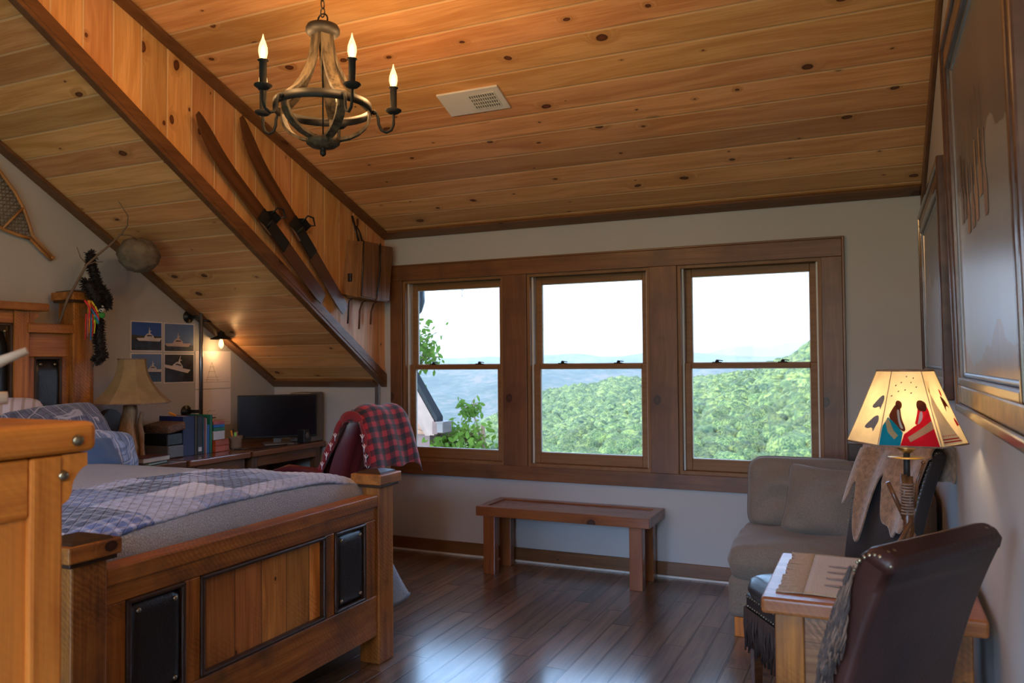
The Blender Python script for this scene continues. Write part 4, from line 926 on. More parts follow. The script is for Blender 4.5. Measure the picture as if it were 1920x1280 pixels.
# snowshoe
SO = (XL + .02, 3.0, 2.4)
t = thing('snowshoe', 'old wooden snowshoe with rawhide lacing hung on the left wall', 'snowshoe', SO)
tail = Vector((0, 3.306, 2.104)); fork = Vector((0, 3.165, 2.225)); ax_ = (fork - tail).normalized(); pr_ = Vector((0, ax_.z, -ax_.y))
def ss(l_, w_): v = tail + ax_ * l_ + pr_ * w_; return Vector((XL + .024, v.y, v.z))
prof = [(.18, .012), (.24, .05), (.32, .092), (.42, .125), (.55, .145), (.68, .145), (.80, .13), (.90, .10), (.97, .06), (1.0, 0)]
hip = 1
L_ = [ss(0, -.008), ss(.18, -.012)] + [ss(l_, -w_) for l_, w_ in prof] + [ss(l_, w_) for l_, w_ in prof[::-1][1:]] + [ss(.18, .012), ss(0, .008)]
MB(SO).tube(L_, .0105, 8).obj('frame', 'ash_frame', t)
MB(SO).box((XL + .014, tail.y - .012, tail.z - .0), (XL + .034, tail.y + .012, tail.z + .02), .004).obj('tail_tip', 'ash_frame', t)
for l_, w_ in ((.33, .092), (.72, .14)): MB(SO).tube([ss(l_, -w_), ss(l_, w_)], .012, 8, flat=.6).obj('crossbar', 'ash_frame', t)
b = MB(SO)
def wid(l_):
    for i in range(len(prof) - 1):
        if prof[i][0] <= l_ <= prof[i + 1][0]: f = (l_ - prof[i][0]) / (prof[i + 1][0] - prof[i][0]); return prof[i][1] + f * (prof[i + 1][1] - prof[i][1])
    return 0
for sgn in (-1, 1):
    for k_ in range(-14, 40):
        pts = []
        for j in range(40):
            w_ = -.15 + j * .0077; l_ = .2 + k_ * .03 + sgn * (w_ + .15 if sgn > 0 else w_ + .15) * 1.0 + (.0 if sgn > 0 else .3)
            if .2 < l_ < .985 and abs(w_) < wid(l_): pts.append(ss(l_, w_) + Vector((.002 * sgn, 0, 0)))
        if len(pts) > 2: b.tube([pts[0], pts[-1]], .0022, 5)
for k_ in range(24):
    l_ = .22 + k_ * .032; w_ = wid(l_)
    if w_ > .02: b.tube([ss(l_, -w_), ss(l_, w_)], .002, 5)
b.obj('lacing', 'rawhide', t)

# ------------------------------------------------------------------ skis and pack on the dormer cheek
def ski(p0, p1, curl, label):
    """p0 tip end (y,z) where the curl begins, p1 tail"""
    a = Vector((XD + .045, p0[0], p0[1])); c = Vector((XD + .045, p1[0], p1[1])); d = (c - a); L = d.length; d.normalize(); n = Vector((1, 0, 0)); w = n.cross(d)
    t = thing('ski', label, 'ski', a, 0, 'antique wooden skis')
    m = Matrix((d, w, n)).transposed(); t.rotation_euler = m.to_euler()
    R = []
    N = 28
    for i in range(N + 1):
        s_ = -.42 + (L + .42) * i / N; cu = max(0, -s_ + .05); zz = .36 * cu ** 2 ; side = curl * cu ** 2
        hw = .05 * min(1, .3 + ((s_ + .42) / .18) ** .6 * .7) if s_ < 0 else .05
        if s_ > L - .03: hw *= .86
        th = .008 + .006 * max(0, 1 - abs(s_ - L * .45) / .35)
        R.append([Vector((s_, side - hw, zz)), Vector((s_, side + hw, zz)), Vector((s_, side + hw, zz + th)), Vector((s_, side - hw, zz + th))])
    b = MB(); b.rings(R, smooth=False); b.obj('ski_body', 'ski_wood', t, False)
    q = L * .42
    MB().box((q - .15, -.046, .013), (q + .15, .046, .021), .003).obj('foot_plate', 'plastic_black', t, False)
    for sg in (-1, 1): b = MB(); b.prism([(q - .12, sg * .047, .014), (q - .01, sg * .047, .014), (q - .03, sg * .075, .055), (q - .10, sg * .07, .05)], (0, sg * .004, 0)); b.obj('toe_iron', 'steel' if sg < 0 else 'black_metal', t, False)
    MB().tube([(q - .09, .04, .03), (q - .11, .085, .07), (q - .07, .115, .075), (q - .02, .095, .07), (q - .04, .07, .06)], .007, 6, flat=.4).obj('strap', 'plastic_black', t, False)
    MB().tube([(q - .06, -.05, .02), (q - .08, 0, .06), (q - .06, .05, .02)], .01, 6, flat=.3).obj('toe_strap', 'plastic_black', t, False)
    return t
ski((3.62, 2.585), (4.50, 1.895), .0, 'left dark wooden antique ski with curled tip on the pine wall'); ski((3.93, 2.625), (4.755, 1.83), .0, 'right dark wooden antique ski nearer the leather pack')
# peg nails
for i, (y, z) in enumerate(((3.395, 2.82), (3.70, 2.80))): pass
PK_ = (XD, 5.0, 2.13)
t = thing('pack_box', 'brown leather and wood pack with dark straps by the window', 'pack', PK_)
MB(PK_).prism([(XD + .012, 4.83, 2.352), (XD + .13, 4.83, 2.335), (XD + .13, 4.79, 1.925), (XD + .012, 4.765, 1.95)], (0, .2, 0)).obj('side_pocket', 'pack_wood', t)
bb = MB(PK_); bb.prism([(XD + .02, 4.835, 2.338), (XD + .02, 5.04, 2.342), (XD + .02, 5.0, 1.915), (XD + .02, 4.795, 1.925)], (.135, 0, 0)); bmesh.ops.bevel(bb.bm, geom=bb.bm.edges[:], offset=.008, segments=2, affect='EDGES'); bb.obj('front_panel', 'pack_wood', t)
bb = MB(PK_); bb.prism([(XD + .02, 5.055, 2.335), (XD + .02, 5.245, 2.345), (XD + .02, 5.19, 1.915), (XD + .02, 5.015, 1.915)], (.125, 0, 0)); bmesh.ops.bevel(bb.bm, geom=bb.bm.edges[:], offset=.008, segments=2, affect='EDGES'); bb.obj('front_panel', 'pack_wood', t)
MB(PK_).tube([(XD + .155, 5.05, 2.345), (XD + .158, 5.04, 2.15), (XD + .158, 5.005, 1.96), (XD + .13, 4.985, 1.915)], .011, 6, flat=.25).obj('strap', 'black_leather', t)
MB(PK_).tube([(XD + .155, 4.835, 2.34), (XD + .16, 4.82, 2.15), (XD + .158, 4.80, 1.93)], .006, 6, flat=.5).obj('strap', 'black_leather', t)
MB(PK_).tube([(XD + .10, 4.85, 2.34), (XD + .08, 4.845, 2.42), (XD + .05, 4.84, 2.53)], .014, 6, flat=.3).obj('carry_strap', 'black_leather', t)
MB(PK_).tube([(XD + .10, 4.90, 2.34), (XD + .08, 4.885, 2.42), (XD + .06, 4.875, 2.46)], .012, 6, flat=.3).obj('carry_strap', 'black_leather', t)
MB(PK_).box((XD + .05, 4.78, 2.04), (XD + .08, 4.80, 2.10), .004).obj('slot', 'black_leather', t)
for (y0_, z1_, cu) in ((4.80, 1.735, 0.), (4.94, 1.70, .05), (5.09, 1.74, .05)):
    MB(PK_).tube([(XD + .06, y0_ + cu + .03, 1.925), (XD + .05, y0_ + cu * .5, 1.90), (XD + .045, y0_, 1.84), (XD + .04, y0_ - .005, z1_)], .010, 6, flat=.3).obj('tail_strap', 'black_leather' if cu == 0 else 'ski_wood', t)
# ceiling trim peg and metal strap by the window
b = MB((-3.59, 5.31, .02)); b.box((-3.608, 5.314, .10), (-3.568, 5.320, 1.285), .001); t = tag(b.obj('metal_bar', 'steel'), 'narrow grey metal bar standing between the slope edge and floor', 'bar')
b = MB((-3.59, 5.31, .02)); b.ball((-3.588, 5.313, 1.27), .005, 1); b.obj('screw', 'black_metal', t)

# ------------------------------------------------------------------ desk chair with throw
DC = (-3.30, 4.32, 0)
t = thing('desk_chair', 'burgundy leather executive desk chair by the corner desk', 'chair', DC, PI)
def L2(p): return p
b = MB()
# local: +x = facing direction (toward the desk), back behind at -x
for k_ in range(5): a_ = 2 * PI * k_ / 5 + .3; b.tube([(0, 0, .11), (.16 * math.cos(a_), .16 * math.sin(a_), .09), (.29 * math.cos(a_), .29 * math.sin(a_), .065)], [.03, .025, .018], 8)
b.tube([(0, 0, .08), (0, 0, .44)], .03, 12); b.obj('base', 'plastic_black', t, False)
for k_ in range(5):
    a_ = 2 * PI * k_ / 5 + .3; b = MB(); b.lathe((.29 * math.cos(a_), .29 * math.sin(a_), .03), [(.01, -.02), (.03, -.018), (.03, .018), (.01, .02)], 12, RZ(a_) @ RX(PI / 2)); b.obj('caster', 'plastic_black', t, False)
b = MB(); b.cushion((.03, 0, .50), (.50, .52, .16), None, p=5, pinch=0); b.obj('seat', 'burgundy', t, False)
def backpt(u, v):
    y = (u - .5) * .50 * (1 - .25 * v ** 3); s_ = v; x = -.18 - .10 * s_ - .10 * s_ ** 2 + .05 * (2 * u - 1) ** 2; z = .50 + .66 * s_; return Vector((x, y, z))
b = MB()
def bk(u, v, sg):
    e = (1 - abs(2 * u - 1) ** 5) ** .5 * (1 - abs(2 * v - 1) ** 7) ** .5 if 0 < u < 1 and 0 < v < 1 else 0
    p = backpt(u, v); return p + Vector((sg * (.055 * e + .004 + (.016 * abs(math.sin(u * PI * 5)) * e)), 0, sg * .02 * e))
b.grid(lambda u, v: bk(u, v, 1), 24, 30); b.grid(lambda u, v: bk(u, v, -1), 24, 30)
b.obj('backrest', 'burgundy', t, False)
for sg in (-1, 1):
    b = MB(); b.tube([(-.20, sg * .27, .60), (-.20, sg * .285, .72), (-.12, sg * .29, .775), (.08, sg * .29, .785), (.20, sg * .285, .75), (.24, sg * .28, .66), (.16, sg * .27, .50), (.0, sg * .26, .44)], [.02, .022, .026, .028, .026, .022, .02, .018], 10); b.obj('armrest', 'burgundy', t, False)
# throw over the back
def thr(u, v):
    """v runs from front hem over the top to rear hem"""
    s_ = (v - .5) * 2; yy = (u - .5) * (.56 + .05 * abs(s_)); a = abs(s_)
    if a < .12: fx = 0; 
    topx, topz = -.38, 1.185; 
    ang = max(-1, min(1, s_ / .16)) * PI / 2
    if a < .16: x = topx - .085 * math.sin(ang); z = topz - .085 + .085 * math.cos(ang)
    else:
        d_ = (a - .16) / .84
        if s_ < 0: x = topx + .085 + .21 * d_ + .0; z = topz - .085 - .38 * d_
        else: x = topx - .085 - .075 * d_ ** .7; z = topz - .085 - .30 * d_
    z -= .30 * abs(2 * u - 1) ** 4 * .25
    x += .012 * math.sin(u * 17 + v * 3) * (a ** .5); z += .01 * math.sin(u * 11)
    return Vector((x, yy, z))
TO = Vector(DC); b = MB(); b.grid(thr, 40, 60, .006)
o = b.obj('throw_blanket', 'buffalo', None, False); tag(o, 'red and black buffalo plaid throw draped over the desk chair back', 'blanket'); o.location = DC; o.rotation_euler = (0, 0, PI)
lin = MB()
def prof_x(s_, z): 
    d_ = max(0, (1.10 - z)) 
    return (-.38 + .085 + .21 * min(1, d_ / .38)) if s_ < 0 else (-.38 - .085 - .075 * min(1, d_ / .30) ** .7)
for s_, zb in ((-1, .76), (1, .83)):
    R = []
    for i in range(15):
        z = 1.10 - (1.10 - zb) * i / 14; xo = prof_x(s_, z) + s_ * .004; w_ = .022 + .028 * i / 14
        R.append([Vector((xo, .287 + .01 * math.sin(i), z)), Vector((xo + s_ * w_, .283, z - .01)), Vector((xo + s_ * w_, .279, z - .01)), Vector((xo, .279 + .01 * math.sin(i), z))])
    lin.rings(R)
lin.rings([[Vector((-.38 + r_ * math.cos(a_), yy, 1.085 + .82 * r_ * math.sin(a_))) for r_, yy in ((.086, .280), (.012, .276), (.012, .272), (.086, .272))] for a_ in [PI * i / 14 for i in range(15)]])
l_ = lin.obj('throw_lining', 'lining', o, False)
em = MB()
for s_ in (-1, 1):
    for j in range(4):
        z = 1.02 - j * .06; x = prof_x(s_, z) + s_ * .022; em.tube([(x, .291, z), (x + .002, .292, z - .05)], .0028, 5)
        for q in (-1, 1): em.tube([(x, .291, z - .03), (x + q * .014, .292, z - .005)], .0024, 5)
em.obj('pale_embroidery', 'paper', l_, False)
# ------------------------------------------------------------------ chandelier
CO = Vector((-2.01, 2.6, 0))
t = thing('chandelier', 'wood and iron chandelier with candle bulbs hanging from the pine ceiling', 'chandelier', (CO.x, CO.y, 2.30))
O = t.location.copy()
def at(r, a, z): return Vector((CO.x + r * math.cos(a), CO.y + r * math.sin(a), z))
zceil = zc(CO.y)
b = MB(O); b.lathe((CO.x, CO.y, 0), [(.01, 2.812), (.062, 2.812), (.068, 2.800), (.068, 2.785), (.055, 2.772), (.02, 2.765)], 24); b.obj('crown', 'bronze', t)
b = MB(O); b.lathe((CO.x, CO.y, 0), [(.004, 2.282), (.012, 2.290), (.012, 2.305), (.006, 2.312), (.02, 2.316)], 24); b.obj('bottom_finial', 'bronze', t)
b = MB(O); b.lathe((CO.x, CO.y, 0), [(.02, 2.314), (.050, 2.320), (.066, 2.332), (.066, 2.350), (.02, 2.356)], 28); b.obj('bottom_hub', 'grey_oak', t)
b = MB(O); b.tube([at(.034, k_ * 2 * PI / 20, 0) * 1 + Vector((0, 0, 0)) for k_ in range(0)] or [Vector((CO.x, CO.y, 2.35)), Vector((CO.x, CO.y, 2.78))], .003, 8); b.obj('centre_rod', 'bronze', t)
# ring band
b = MB(O); R = []
for k_ in range(49):
    a_ = 2 * PI * k_ / 48; R.append([at(r, a_, z) for r, z in ((.190, 2.460), (.195, 2.460), (.195, 2.495), (.190, 2.495))])
b.rings(R, caps=False); b.obj('ring_band', 'bronze', t)
A0 = math.radians(41.7)
nst = 5
for k_ in range(nst):
    a_ = A0 + 2 * PI * k_ / nst; path = [(.040, 2.775), (.048, 2.72), (.062, 2.67), (.085, 2.62), (.120, 2.585), (.165, 2.562), (.198, 2.548)]
    path = [(.038, 2.78), (.045, 2.74), (.058, 2.70), (.080, 2.655), (.112, 2.612), (.155, 2.578), (.200, 2.556), (.206, 2.53), (.200, 2.49), (.180, 2.44), (.145, 2.395), (.10, 2.362), (.045, 2.345)]
    path = [(.034, 2.785), (.038, 2.74), (.047, 2.69), (.064, 2.64), (.092, 2.585), (.130, 2.535), (.182, 2.490)]
    low = [(.182, 2.498), (.188, 2.47), (.184, 2.44), (.168, 2.41), (.142, 2.385), (.105, 2.365), (.07, 2.355), (.035, 2.350)]
    for pth, nm, wd in ((path, 'upper_stave', .023), (low, 'lower_stave', .018)):
        R = []; tang = Vector((-math.sin(a_), math.cos(a_), 0))
        for i, (r, z) in enumerate(pth):
            r0, z0 = pth[max(0, i - 1)]; r1, z1 = pth[min(len(pth) - 1, i + 1)]; dr, dz = r1 - r0, z1 - z0; l_ = math.hypot(dr, dz); nr, nz = dz / l_, -dr / l_
            if nr < 0: nr, nz = -nr, -nz
            p = at(r, a_, z); nv = Vector((math.cos(a_) * nr, math.sin(a_) * nr, nz)) * .006
            R.append([p - tang * wd - nv, p + tang * wd - nv, p + tang * wd + nv, p - tang * wd + nv])
        b = MB(O); b.rings(R, smooth=False); b.obj(nm, 'grey_oak', t)
LA = [math.radians(x) for x in (41.7, -30.3, -102.3, -174.3, 113.7)]
for a_ in LA:
    ar = [(.196, 2.48), (.215, 2.477), (.222, 2.455), (.224, 2.43), (.235, 2.407), (.255, 2.399), (.275, 2.41), (.285, 2.435), (.285, 2.48)]
    b = MB(O); b.tube([at(r, a_, z) for r, z in ar], .0065, 8); b.ball(at(.205, a_, 2.478), .012, 1); ao = b.obj('arm', 'matte_black', t)
    c_ = at(.285, a_, 0)
    b = MB(O); b.lathe((c_.x, c_.y, 0), [(.01, 2.478), (.022, 2.481), (.034, 2.491), (.033, 2.495), (.020, 2.497), (.014, 2.503), (.014, 2.585), (.020, 2.586), (.020, 2.589), (.010, 2.588)], 16); co_ = b.obj('candle_sleeve', 'matte_black', ao)  # lip at the sleeve top added to keep bulb light off the sleeve
    b = MB(O); b.lathe((c_.x, c_.y, 0), [(.009, 2.588), (.014, 2.6), (.0175, 2.617), (.0165, 2.635), (.011, 2.653), (.005, 2.669), (.002, 2.682), (.0008, 2.687)], 14); b.obj('candle_bulb', 'bulb_glass', ao)
    b = MB(O); b.tube([(c_.x, c_.y, 2.593), (c_.x, c_.y, 2.605), (c_.x, c_.y, 2.625), (c_.x, c_.y, 2.643)], [.003, .0075, .0075, .002], 8); b.obj('filament', 'filament', ao)
    lamp_light(t, (c_.x, c_.y, 2.645), CHAND_W, .008)
b = MB(O); b.tube([Vector((CO.x + .024 * math.cos(q), CO.y + .010 * math.sin(q) * 0, 2.838 + .024 * math.sin(q))) for q in [2 * PI * j / 20 for j in range(21)]], .0035, 6); b.obj('ring_loop', 'black_metal', t)
z = 2.868; i = 0
b = MB(O)
while z < zceil - .06:
    ax_ = RZ(PI / 2 * (i % 2)); b.tube([Vector((CO.x, CO.y, z)) + ax_ @ Vector((.010 * math.cos(q), 0, .020 * math.sin(q))) for q in [2 * PI * j / 12 for j in range(13)]], .0025, 5); z += .033; i += 1
b.obj('chain', 'black_metal', t)
b = MB(O); b.lathe((CO.x, CO.y, zceil - .06), [(.01, 0), (.05, .01), (.065, .045), (.065, .062 + .02)], 20); b.obj('canopy', 'bronze', t)

# added globe pendant behind the viewer, unseen: warm fill for chest and footboard
PG = (-.05, -.62, 2.40)
t = thing('fill_pendant', 'added unseen globe pendant giving warm fill light behind the viewer', 'lamp', PG)
b = MB(PG); b.tube([(PG[0], PG[1], PG[2] + .12), (PG[0], PG[1], zback + SM * (PG[1] - YB) - .02)], .008, 8); b.obj('rod', 'bronze', t)
b = MB(PG); b.lathe((PG[0], PG[1], PG[2]), [(.05, .10), (.055, .14), (.01, .15)], 16); b.obj('fitter', 'bronze', t)
b = MB(PG); b.ball(PG, .13, 3); b.obj('globe', 'fill_globe_glass', t)
lamp_light(t, PG, FILL_GLOBE_W, .14, (1., .86, .68))
# ceiling vent, lying in the ceiling plane
VC = Vector((-2.037, 3.99, zc(3.99)))
t = thing('ceiling_vent', 'white metal air vent in the pine ceiling beside the chandelier', 'vent', VC)
t.rotation_euler = (-math.atan(SD), 0, 0)
b = MB(); b.box((-.19, -.098, -.014), (.19, .098, -.001), .003); b.obj('plate', 'white_enamel', t, False)
MB().box((-.01, -.062, -.0155), (.15, .062, -.0135)).obj('grille_backing', 'vent_dark', t, False)
b = MB()
for i in range(12): x_ = -.008 + i * .0142; b.box((x_, -.062, -.019), (x_ + .006, .062, -.0135))
for i in range(5): y_ = -.062 + i * .03; b.box((-.01, y_, -.0185), (.15, y_ + .006, -.0135))
b.obj('grille', 'white_enamel', t, False)

# ------------------------------------------------------------------ bench under the window
BN = (-1.91, 5.12, 0)
t = thing('bench', 'low reddish wooden bench standing under the windows', 'bench', BN)
x0, x1, y0, y1 = -2.515, -1.30, 4.915, 5.318
for a_, c_ in (((x0, y0, .395), (x1, y0 + .06, .46)), ((x0, y1 - .06, .395), (x1, y1, .46))): MB(BN).box(a_, c_, .003).obj('top_rail', 'cherry_x', t)
for a_, c_ in (((x0, y0 + .06, .395), (x0 + .06, y1 - .06, .46)), ((x1 - .06, y0 + .06, .395), (x1, y1 - .06, .46))): MB(BN).box(a_, c_, .003).obj('end_rail', 'cherry_y', t)
MB(BN).box((x0 + .06, y0 + .06, .40), (x1 - .06, y1 - .06, .452)).obj('seat_panel', 'cherry_x', t)
for xx, yy in ((x0 + .05, y0 + .012), (x1 - .135, y0 + .012), (x0 + .055, y1 - .14), (x1 - .13, y1 - .14)): MB(BN).box((xx, yy, 0), (xx + .085, yy + .045 + .025, .395), .003).obj('leg', 'cherry_z', t)

# ------------------------------------------------------------------ corner sofa
def piping(par, c, size, m, p, pinch, zoff):
    c = Vector(c); w, h, th = size; P = []
    rim = [(-1 + 2 * i / 16, -1) for i in range(16)] + [(1, -1 + 2 * i / 16) for i in range(16)] + [(1 - 2 * i / 16, 1) for i in range(16)] + [(-1, 1 - 2 * i / 16) for i in range(17)]
    k_ = .92 if zoff else 1.
    for x, y in rim: k_ = 1 - .13 * abs(x) ** 5 * abs(y) ** 5; P.append(c + m @ Vector((k_ * x * (1 - pinch * .12 * (1 - y * y) * abs(x)) * w / 2, k_ * y * (1 - pinch * .12 * (1 - x * x) * abs(y)) * h / 2, zoff)))
    b = MB(par.location); b.tube(P, .0055, 6); b.obj('piping', 'sofa_piping', par)
SO_ = (-.22, 4.78, 0)
t = thing('sofa', 'grey brown fabric corner sofa section beside the window', 'sofa', SO_)
def soft(b, a, c, bev=.05): b.box(a, c, bev, seg=4)
sx0, sx1, sy0, sy1 = -.735, .262, 4.30, 5.24
b = MB(SO_); soft(b, (sx0 + .01, sy0 + .02, .10), (sx1, sy1, .31), .03); b.obj('base', 'sofa_fabric', t, smooth=True)
b = MB(SO_); b.cushion(((sx0 + sx1) / 2, (sy0 + sy1 - .18) / 2 - .0, .385), (sx1 - sx0 + .02, sy1 - sy0 - .15, .21), None, p=14, pinch=0, n=40, wr=.03); b.obj('seat_cushion', 'sofa_fabric', t)
b = MB(SO_); soft(b, (sx0 + .03, sy1 - .20, .30), (sx1, sy1, .84), .05); b.obj('backrest', 'sofa_fabric', t, smooth=True)
b = MB(SO_); soft(b, (sx1 - .16, sy0 + .06, .30), (sx1, sy1 - .2, .80), .05); b.obj('backrest', 'sofa_fabric', t, smooth=True)
for xx, yy in ((sx0 + .04, sy0 + .03), (sx1 - .11, sy0 + .03), (sx0 + .04, sy1 - .1), (sx1 - .11, sy1 - .1)): MB(SO_).box((xx, yy, 0), (xx + .07, yy + .07, .10), .003).obj('leg', 'honey_z', t)
b = MB((-.35, 5.0, .48)); b.cushion((-.40, 4.955, .665), (.62, .43, .24), basis((0, -1, .22)), p=3.2, pinch=.2, n=30, wr=.05, seed=2)
o = b.obj('back_cushion', 'sofa_fabric'); piping(o, (-.40, 4.955, .665), (.62, .43, .24), basis((0, -1, .22)), 5, .2, 0.); tag(o, 'boxy grey brown back cushion at the window side of the sofa', 'cushion', 'loose sofa cushions')
b = MB((.05, 4.65, .48)); b.cushion((.045, 4.57, .66), (.52, .46, .24), basis((-1, 0, .30)), p=3, pinch=.3, n=24)
tag(b.obj('back_cushion', 'sofa_fabric'), 'rounded grey back cushion on the sofa beside the leather chair', 'cushion', 'loose sofa cushions')
b = MB((-.28, 4.78, .48)); b.cushion((-.27, 4.775, .655), (.45, .43, .20), basis((-.12, -1, .42)) @ RZ(-.07), p=2.6, pinch=1.0, n=24, wr=.04, seed=3)
o = b.obj('throw_pillow', 'sofa_fabric'); piping(o, (-.27, 4.775, .655), (.45, .43, .20), basis((-.12, -1, .42)) @ RZ(-.07), 5, 1.0, 0.); tag(o, 'square grey brown throw pillow with piping in the sofa middle', 'pillow')

b = MB((.04, 5.29, 0)); b.box((-.155, 5.255, 0), (.26, D - .025, .935), .004); t = tag(b.obj('console_table', 'dark_box'), 'dark brown wooden panel table behind the sofa in the corner', 'table')

# ------------------------------------------------------------------ side table + mat + lamp
ST = (-.03, 2.73, 0)
t = thing('side_table', 'square reclaimed wood side table between the two leather chairs', 'table', ST)
tx0, tx1, ty0, ty1 = -.315, .262, 2.43, 3.02
MB(ST).box((tx0, ty0, .712), (tx1, ty1, .76), .010, seg=3).obj('tabletop', 'table_x', t)
for xx in (tx0 + .035, tx1 - .115):
    for yy in (ty0 + .035, ty1 - .115): MB(ST).box((xx, yy, 0), (xx + .08, yy + .08, .712), .004).obj('leg', 'barn_z', t)
MB(ST).box((tx0 + .115, ty0 + .05, .18), (tx1 - .115, ty0 + .075, .712)).obj('side_panel', 'barn_plank_x', t); MB(ST).box((tx0 + .05, ty0 + .115, .18), (tx0 + .075, ty1 - .115, .712)).obj('side_panel', 'barn_y', t)
MB(ST).box((tx0 + .05, ty0 + .05, .12), (tx1 - .05, ty1 - .05, .18), .003).obj('bottom_shelf', 'barn_x', t)
MT = (-.03, 2.74, .761)
t = thing('table_mat', 'tan fringed burlap mat with brown feather figures on the side table', 'mat', MT)
def mat_(u, v): return Vector((-.205 + .40 * u, 2.495 + .515 * v - .02 * u, .7655 + .0015 * mnoise.noise(Vector((u * 5, v * 5, 0)))))
b = MB(MT); b.grid(mat_, 20, 20, .003); b.obj('cloth', 'burlap', t)
b = MB(MT)
for i in range(70):
    y_ = 2.497 + .51 * i / 70; b.tube([(-.203, y_, .765), (-.235, y_ + random.uniform(-.006, .006), .7635), (-.27 + random.uniform(-.01, .008), y_ + random.uniform(-.012, .012), .763)], .0032, 4)
b.obj('fringe', 'burlap', t)
for j in range(4):
    y_ = 2.60 + j * .08
    b = MB(MT); b.prism([(-.15, y_ - .004, .768), (-.11, y_ - .010, .768), (-.085, y_ - .005, .768), (-.03, y_ - .012, .768), (-.03, y_ + .012, .768), (-.085, y_ + .005, .768), (-.11, y_ + .010, .768), (-.15, y_ + .006, .768)], (0, 0, .0006)); b.obj('feather_figure', 'fringe_tan', t)
b = MB(MT); b.prism([(-.01, 2.86, .768), (.02, 2.82, .768), (.10, 2.82, .768), (.10, 2.85, .768), (.03, 2.85, .768), (.01, 2.88, .768)], (0, 0, .0006)); b.prism([(.03, 2.76, .768), (.09, 2.76, .768), (.09, 2.79, .768), (.03, 2.79, .768)], (0, 0, .0006)); b.obj('painted_figure', 'fringe_tan', t)
# lamp
LB = (.085, 2.775, .7725)
t = thing('table_lamp', 'table lamp with a lit hide shade painted with blanketed figures and a tipi', 'lamp', LB)
cxl, cyl = .085, 2.775
b = MB(LB); b.lathe((cxl, cyl, LB[2]), [(.075, -.006), (.078, 0), (.07, .012), (.02, .016)], 24); b.obj('base', 'bronze', t)
b = MB(LB); b.tube([(cxl, cyl, .78), (cxl, cyl, 1.07)], .014, 10); b.tube([(cxl - .008, cyl, .95), (cxl - .008, cyl - .005, 1.09)], .010, 8); b.tube([(cxl + .008, cyl - .004, .90), (cxl + .007, cyl - .004, 1.085)], .010, 8); b.obj('stick_bundle', 'ski_wood', t)
b = MB(LB); b.tube([(cxl, cyl, 1.06), (cxl, cyl, 1.17)], .0095, 10); b.obj('pipe', 'bronze', t)
b = MB(LB)
for j in range(11): zz = .97 + j * .009; b.tube([(cxl + .019 * math.cos(q), cyl + .019 * math.sin(q), zz) for q in [2 * PI * i / 12 for i in range(13)]], .003, 5)
b.obj('cord_wrap', 'fringe_tan', t)
for p, q in (((cxl - .004, cyl, .94), (cxl - .055, cyl - .01, 1.065)), ((cxl + .01, cyl - .01, .95), (cxl - .075, cyl - .03, .785)), ((cxl, cyl - .01, .93), (cxl + .085, cyl + .03, .785)), ((cxl, cyl + .01, .93), (cxl - .01, cyl + .09, .785))): b = MB(LB); b.tube([p, q], .0068, 8); b.obj('stick', 'ski_wood', t)
b = MB(LB); b.tube([(cxl + .02, cyl - .01, .99), (cxl + .028, cyl - .012, 1.07), (cxl + .045, cyl - .014, 1.125)], [.004, .005, .004], 6); b.ball((cxl + .045, cyl - .014, 1.13), .007, 1); b.obj('feather_tie', 'ski_wood', t)
b = MB(LB); b.lathe((cxl, cyl, 1.140), [(.003, 0), (.052, .001), (.053, .003), (.003, .004)], 24); b.obj('brass_disc', 'brass', t)
b = MB(LB); b.lathe((cxl, cyl, 1.155), [(.010, 0), (.026, .012), (.030, .022), (.014, .024), (.016, .05), (.004, .052)], 18); b.obj('socket', 'brass', t)
b = MB(LB); b.lathe((cxl, cyl, 1.207), [(.012, 0), (.028, .03), (.030, .05), (.02, .072), (.004, .082)], 16); b.obj('bulb', 'bulb_glass', t)
ROT = math.radians(-90 - 24 + 21.5) ; NSH = 6
Z0, Z1, R0, R1 = 1.190, 1.412, .170, .080
va = math.atan2(-2.775, -.085)  # direction from the lamp to the viewer's side
ROTS = va - PI / 6 + math.radians(3)
b = MB(LB); R = [[Vector((cxl + r * math.cos(ROTS + k_ * PI / 3), cyl + r * math.sin(ROTS + k_ * PI / 3), z)) for k_ in range(6)] for r, z in ((R0, Z0), (.140, Z0 + .07), (.110, Z0 + .145), (R1, Z1))]
b.rings(R, caps=False); sh = b.obj('lamp_shade', 'hide_shade', t, smooth=False)
def SP(k_, u, v, off=.0015):
    """point on shade panel k: u across 0..1, v up 0..1"""
    t_ = v; zs = [Z0, Z0 + .07, Z0 + .145, Z1]; rs = [R0, .140, .110, R1]; z = Z0 + (Z1 - Z0) * v
    for i in range(3):
        if zs[i] <= z + 1e-9 and z <= zs[i + 1] + 1e-9: f = (z - zs[i]) / (zs[i + 1] - zs[i]); r = rs[i] + f * (rs[i + 1] - rs[i]); break
    a0, a1 = ROTS + k_ * PI / 3, ROTS + (k_ + 1) * PI / 3; p0 = Vector((math.cos(a0), math.sin(a0), 0)); p1 = Vector((math.cos(a1), math.sin(a1), 0)); p = p0.lerp(p1, u) * (r + off); return Vector((cxl + p.x, cyl + p.y, z))
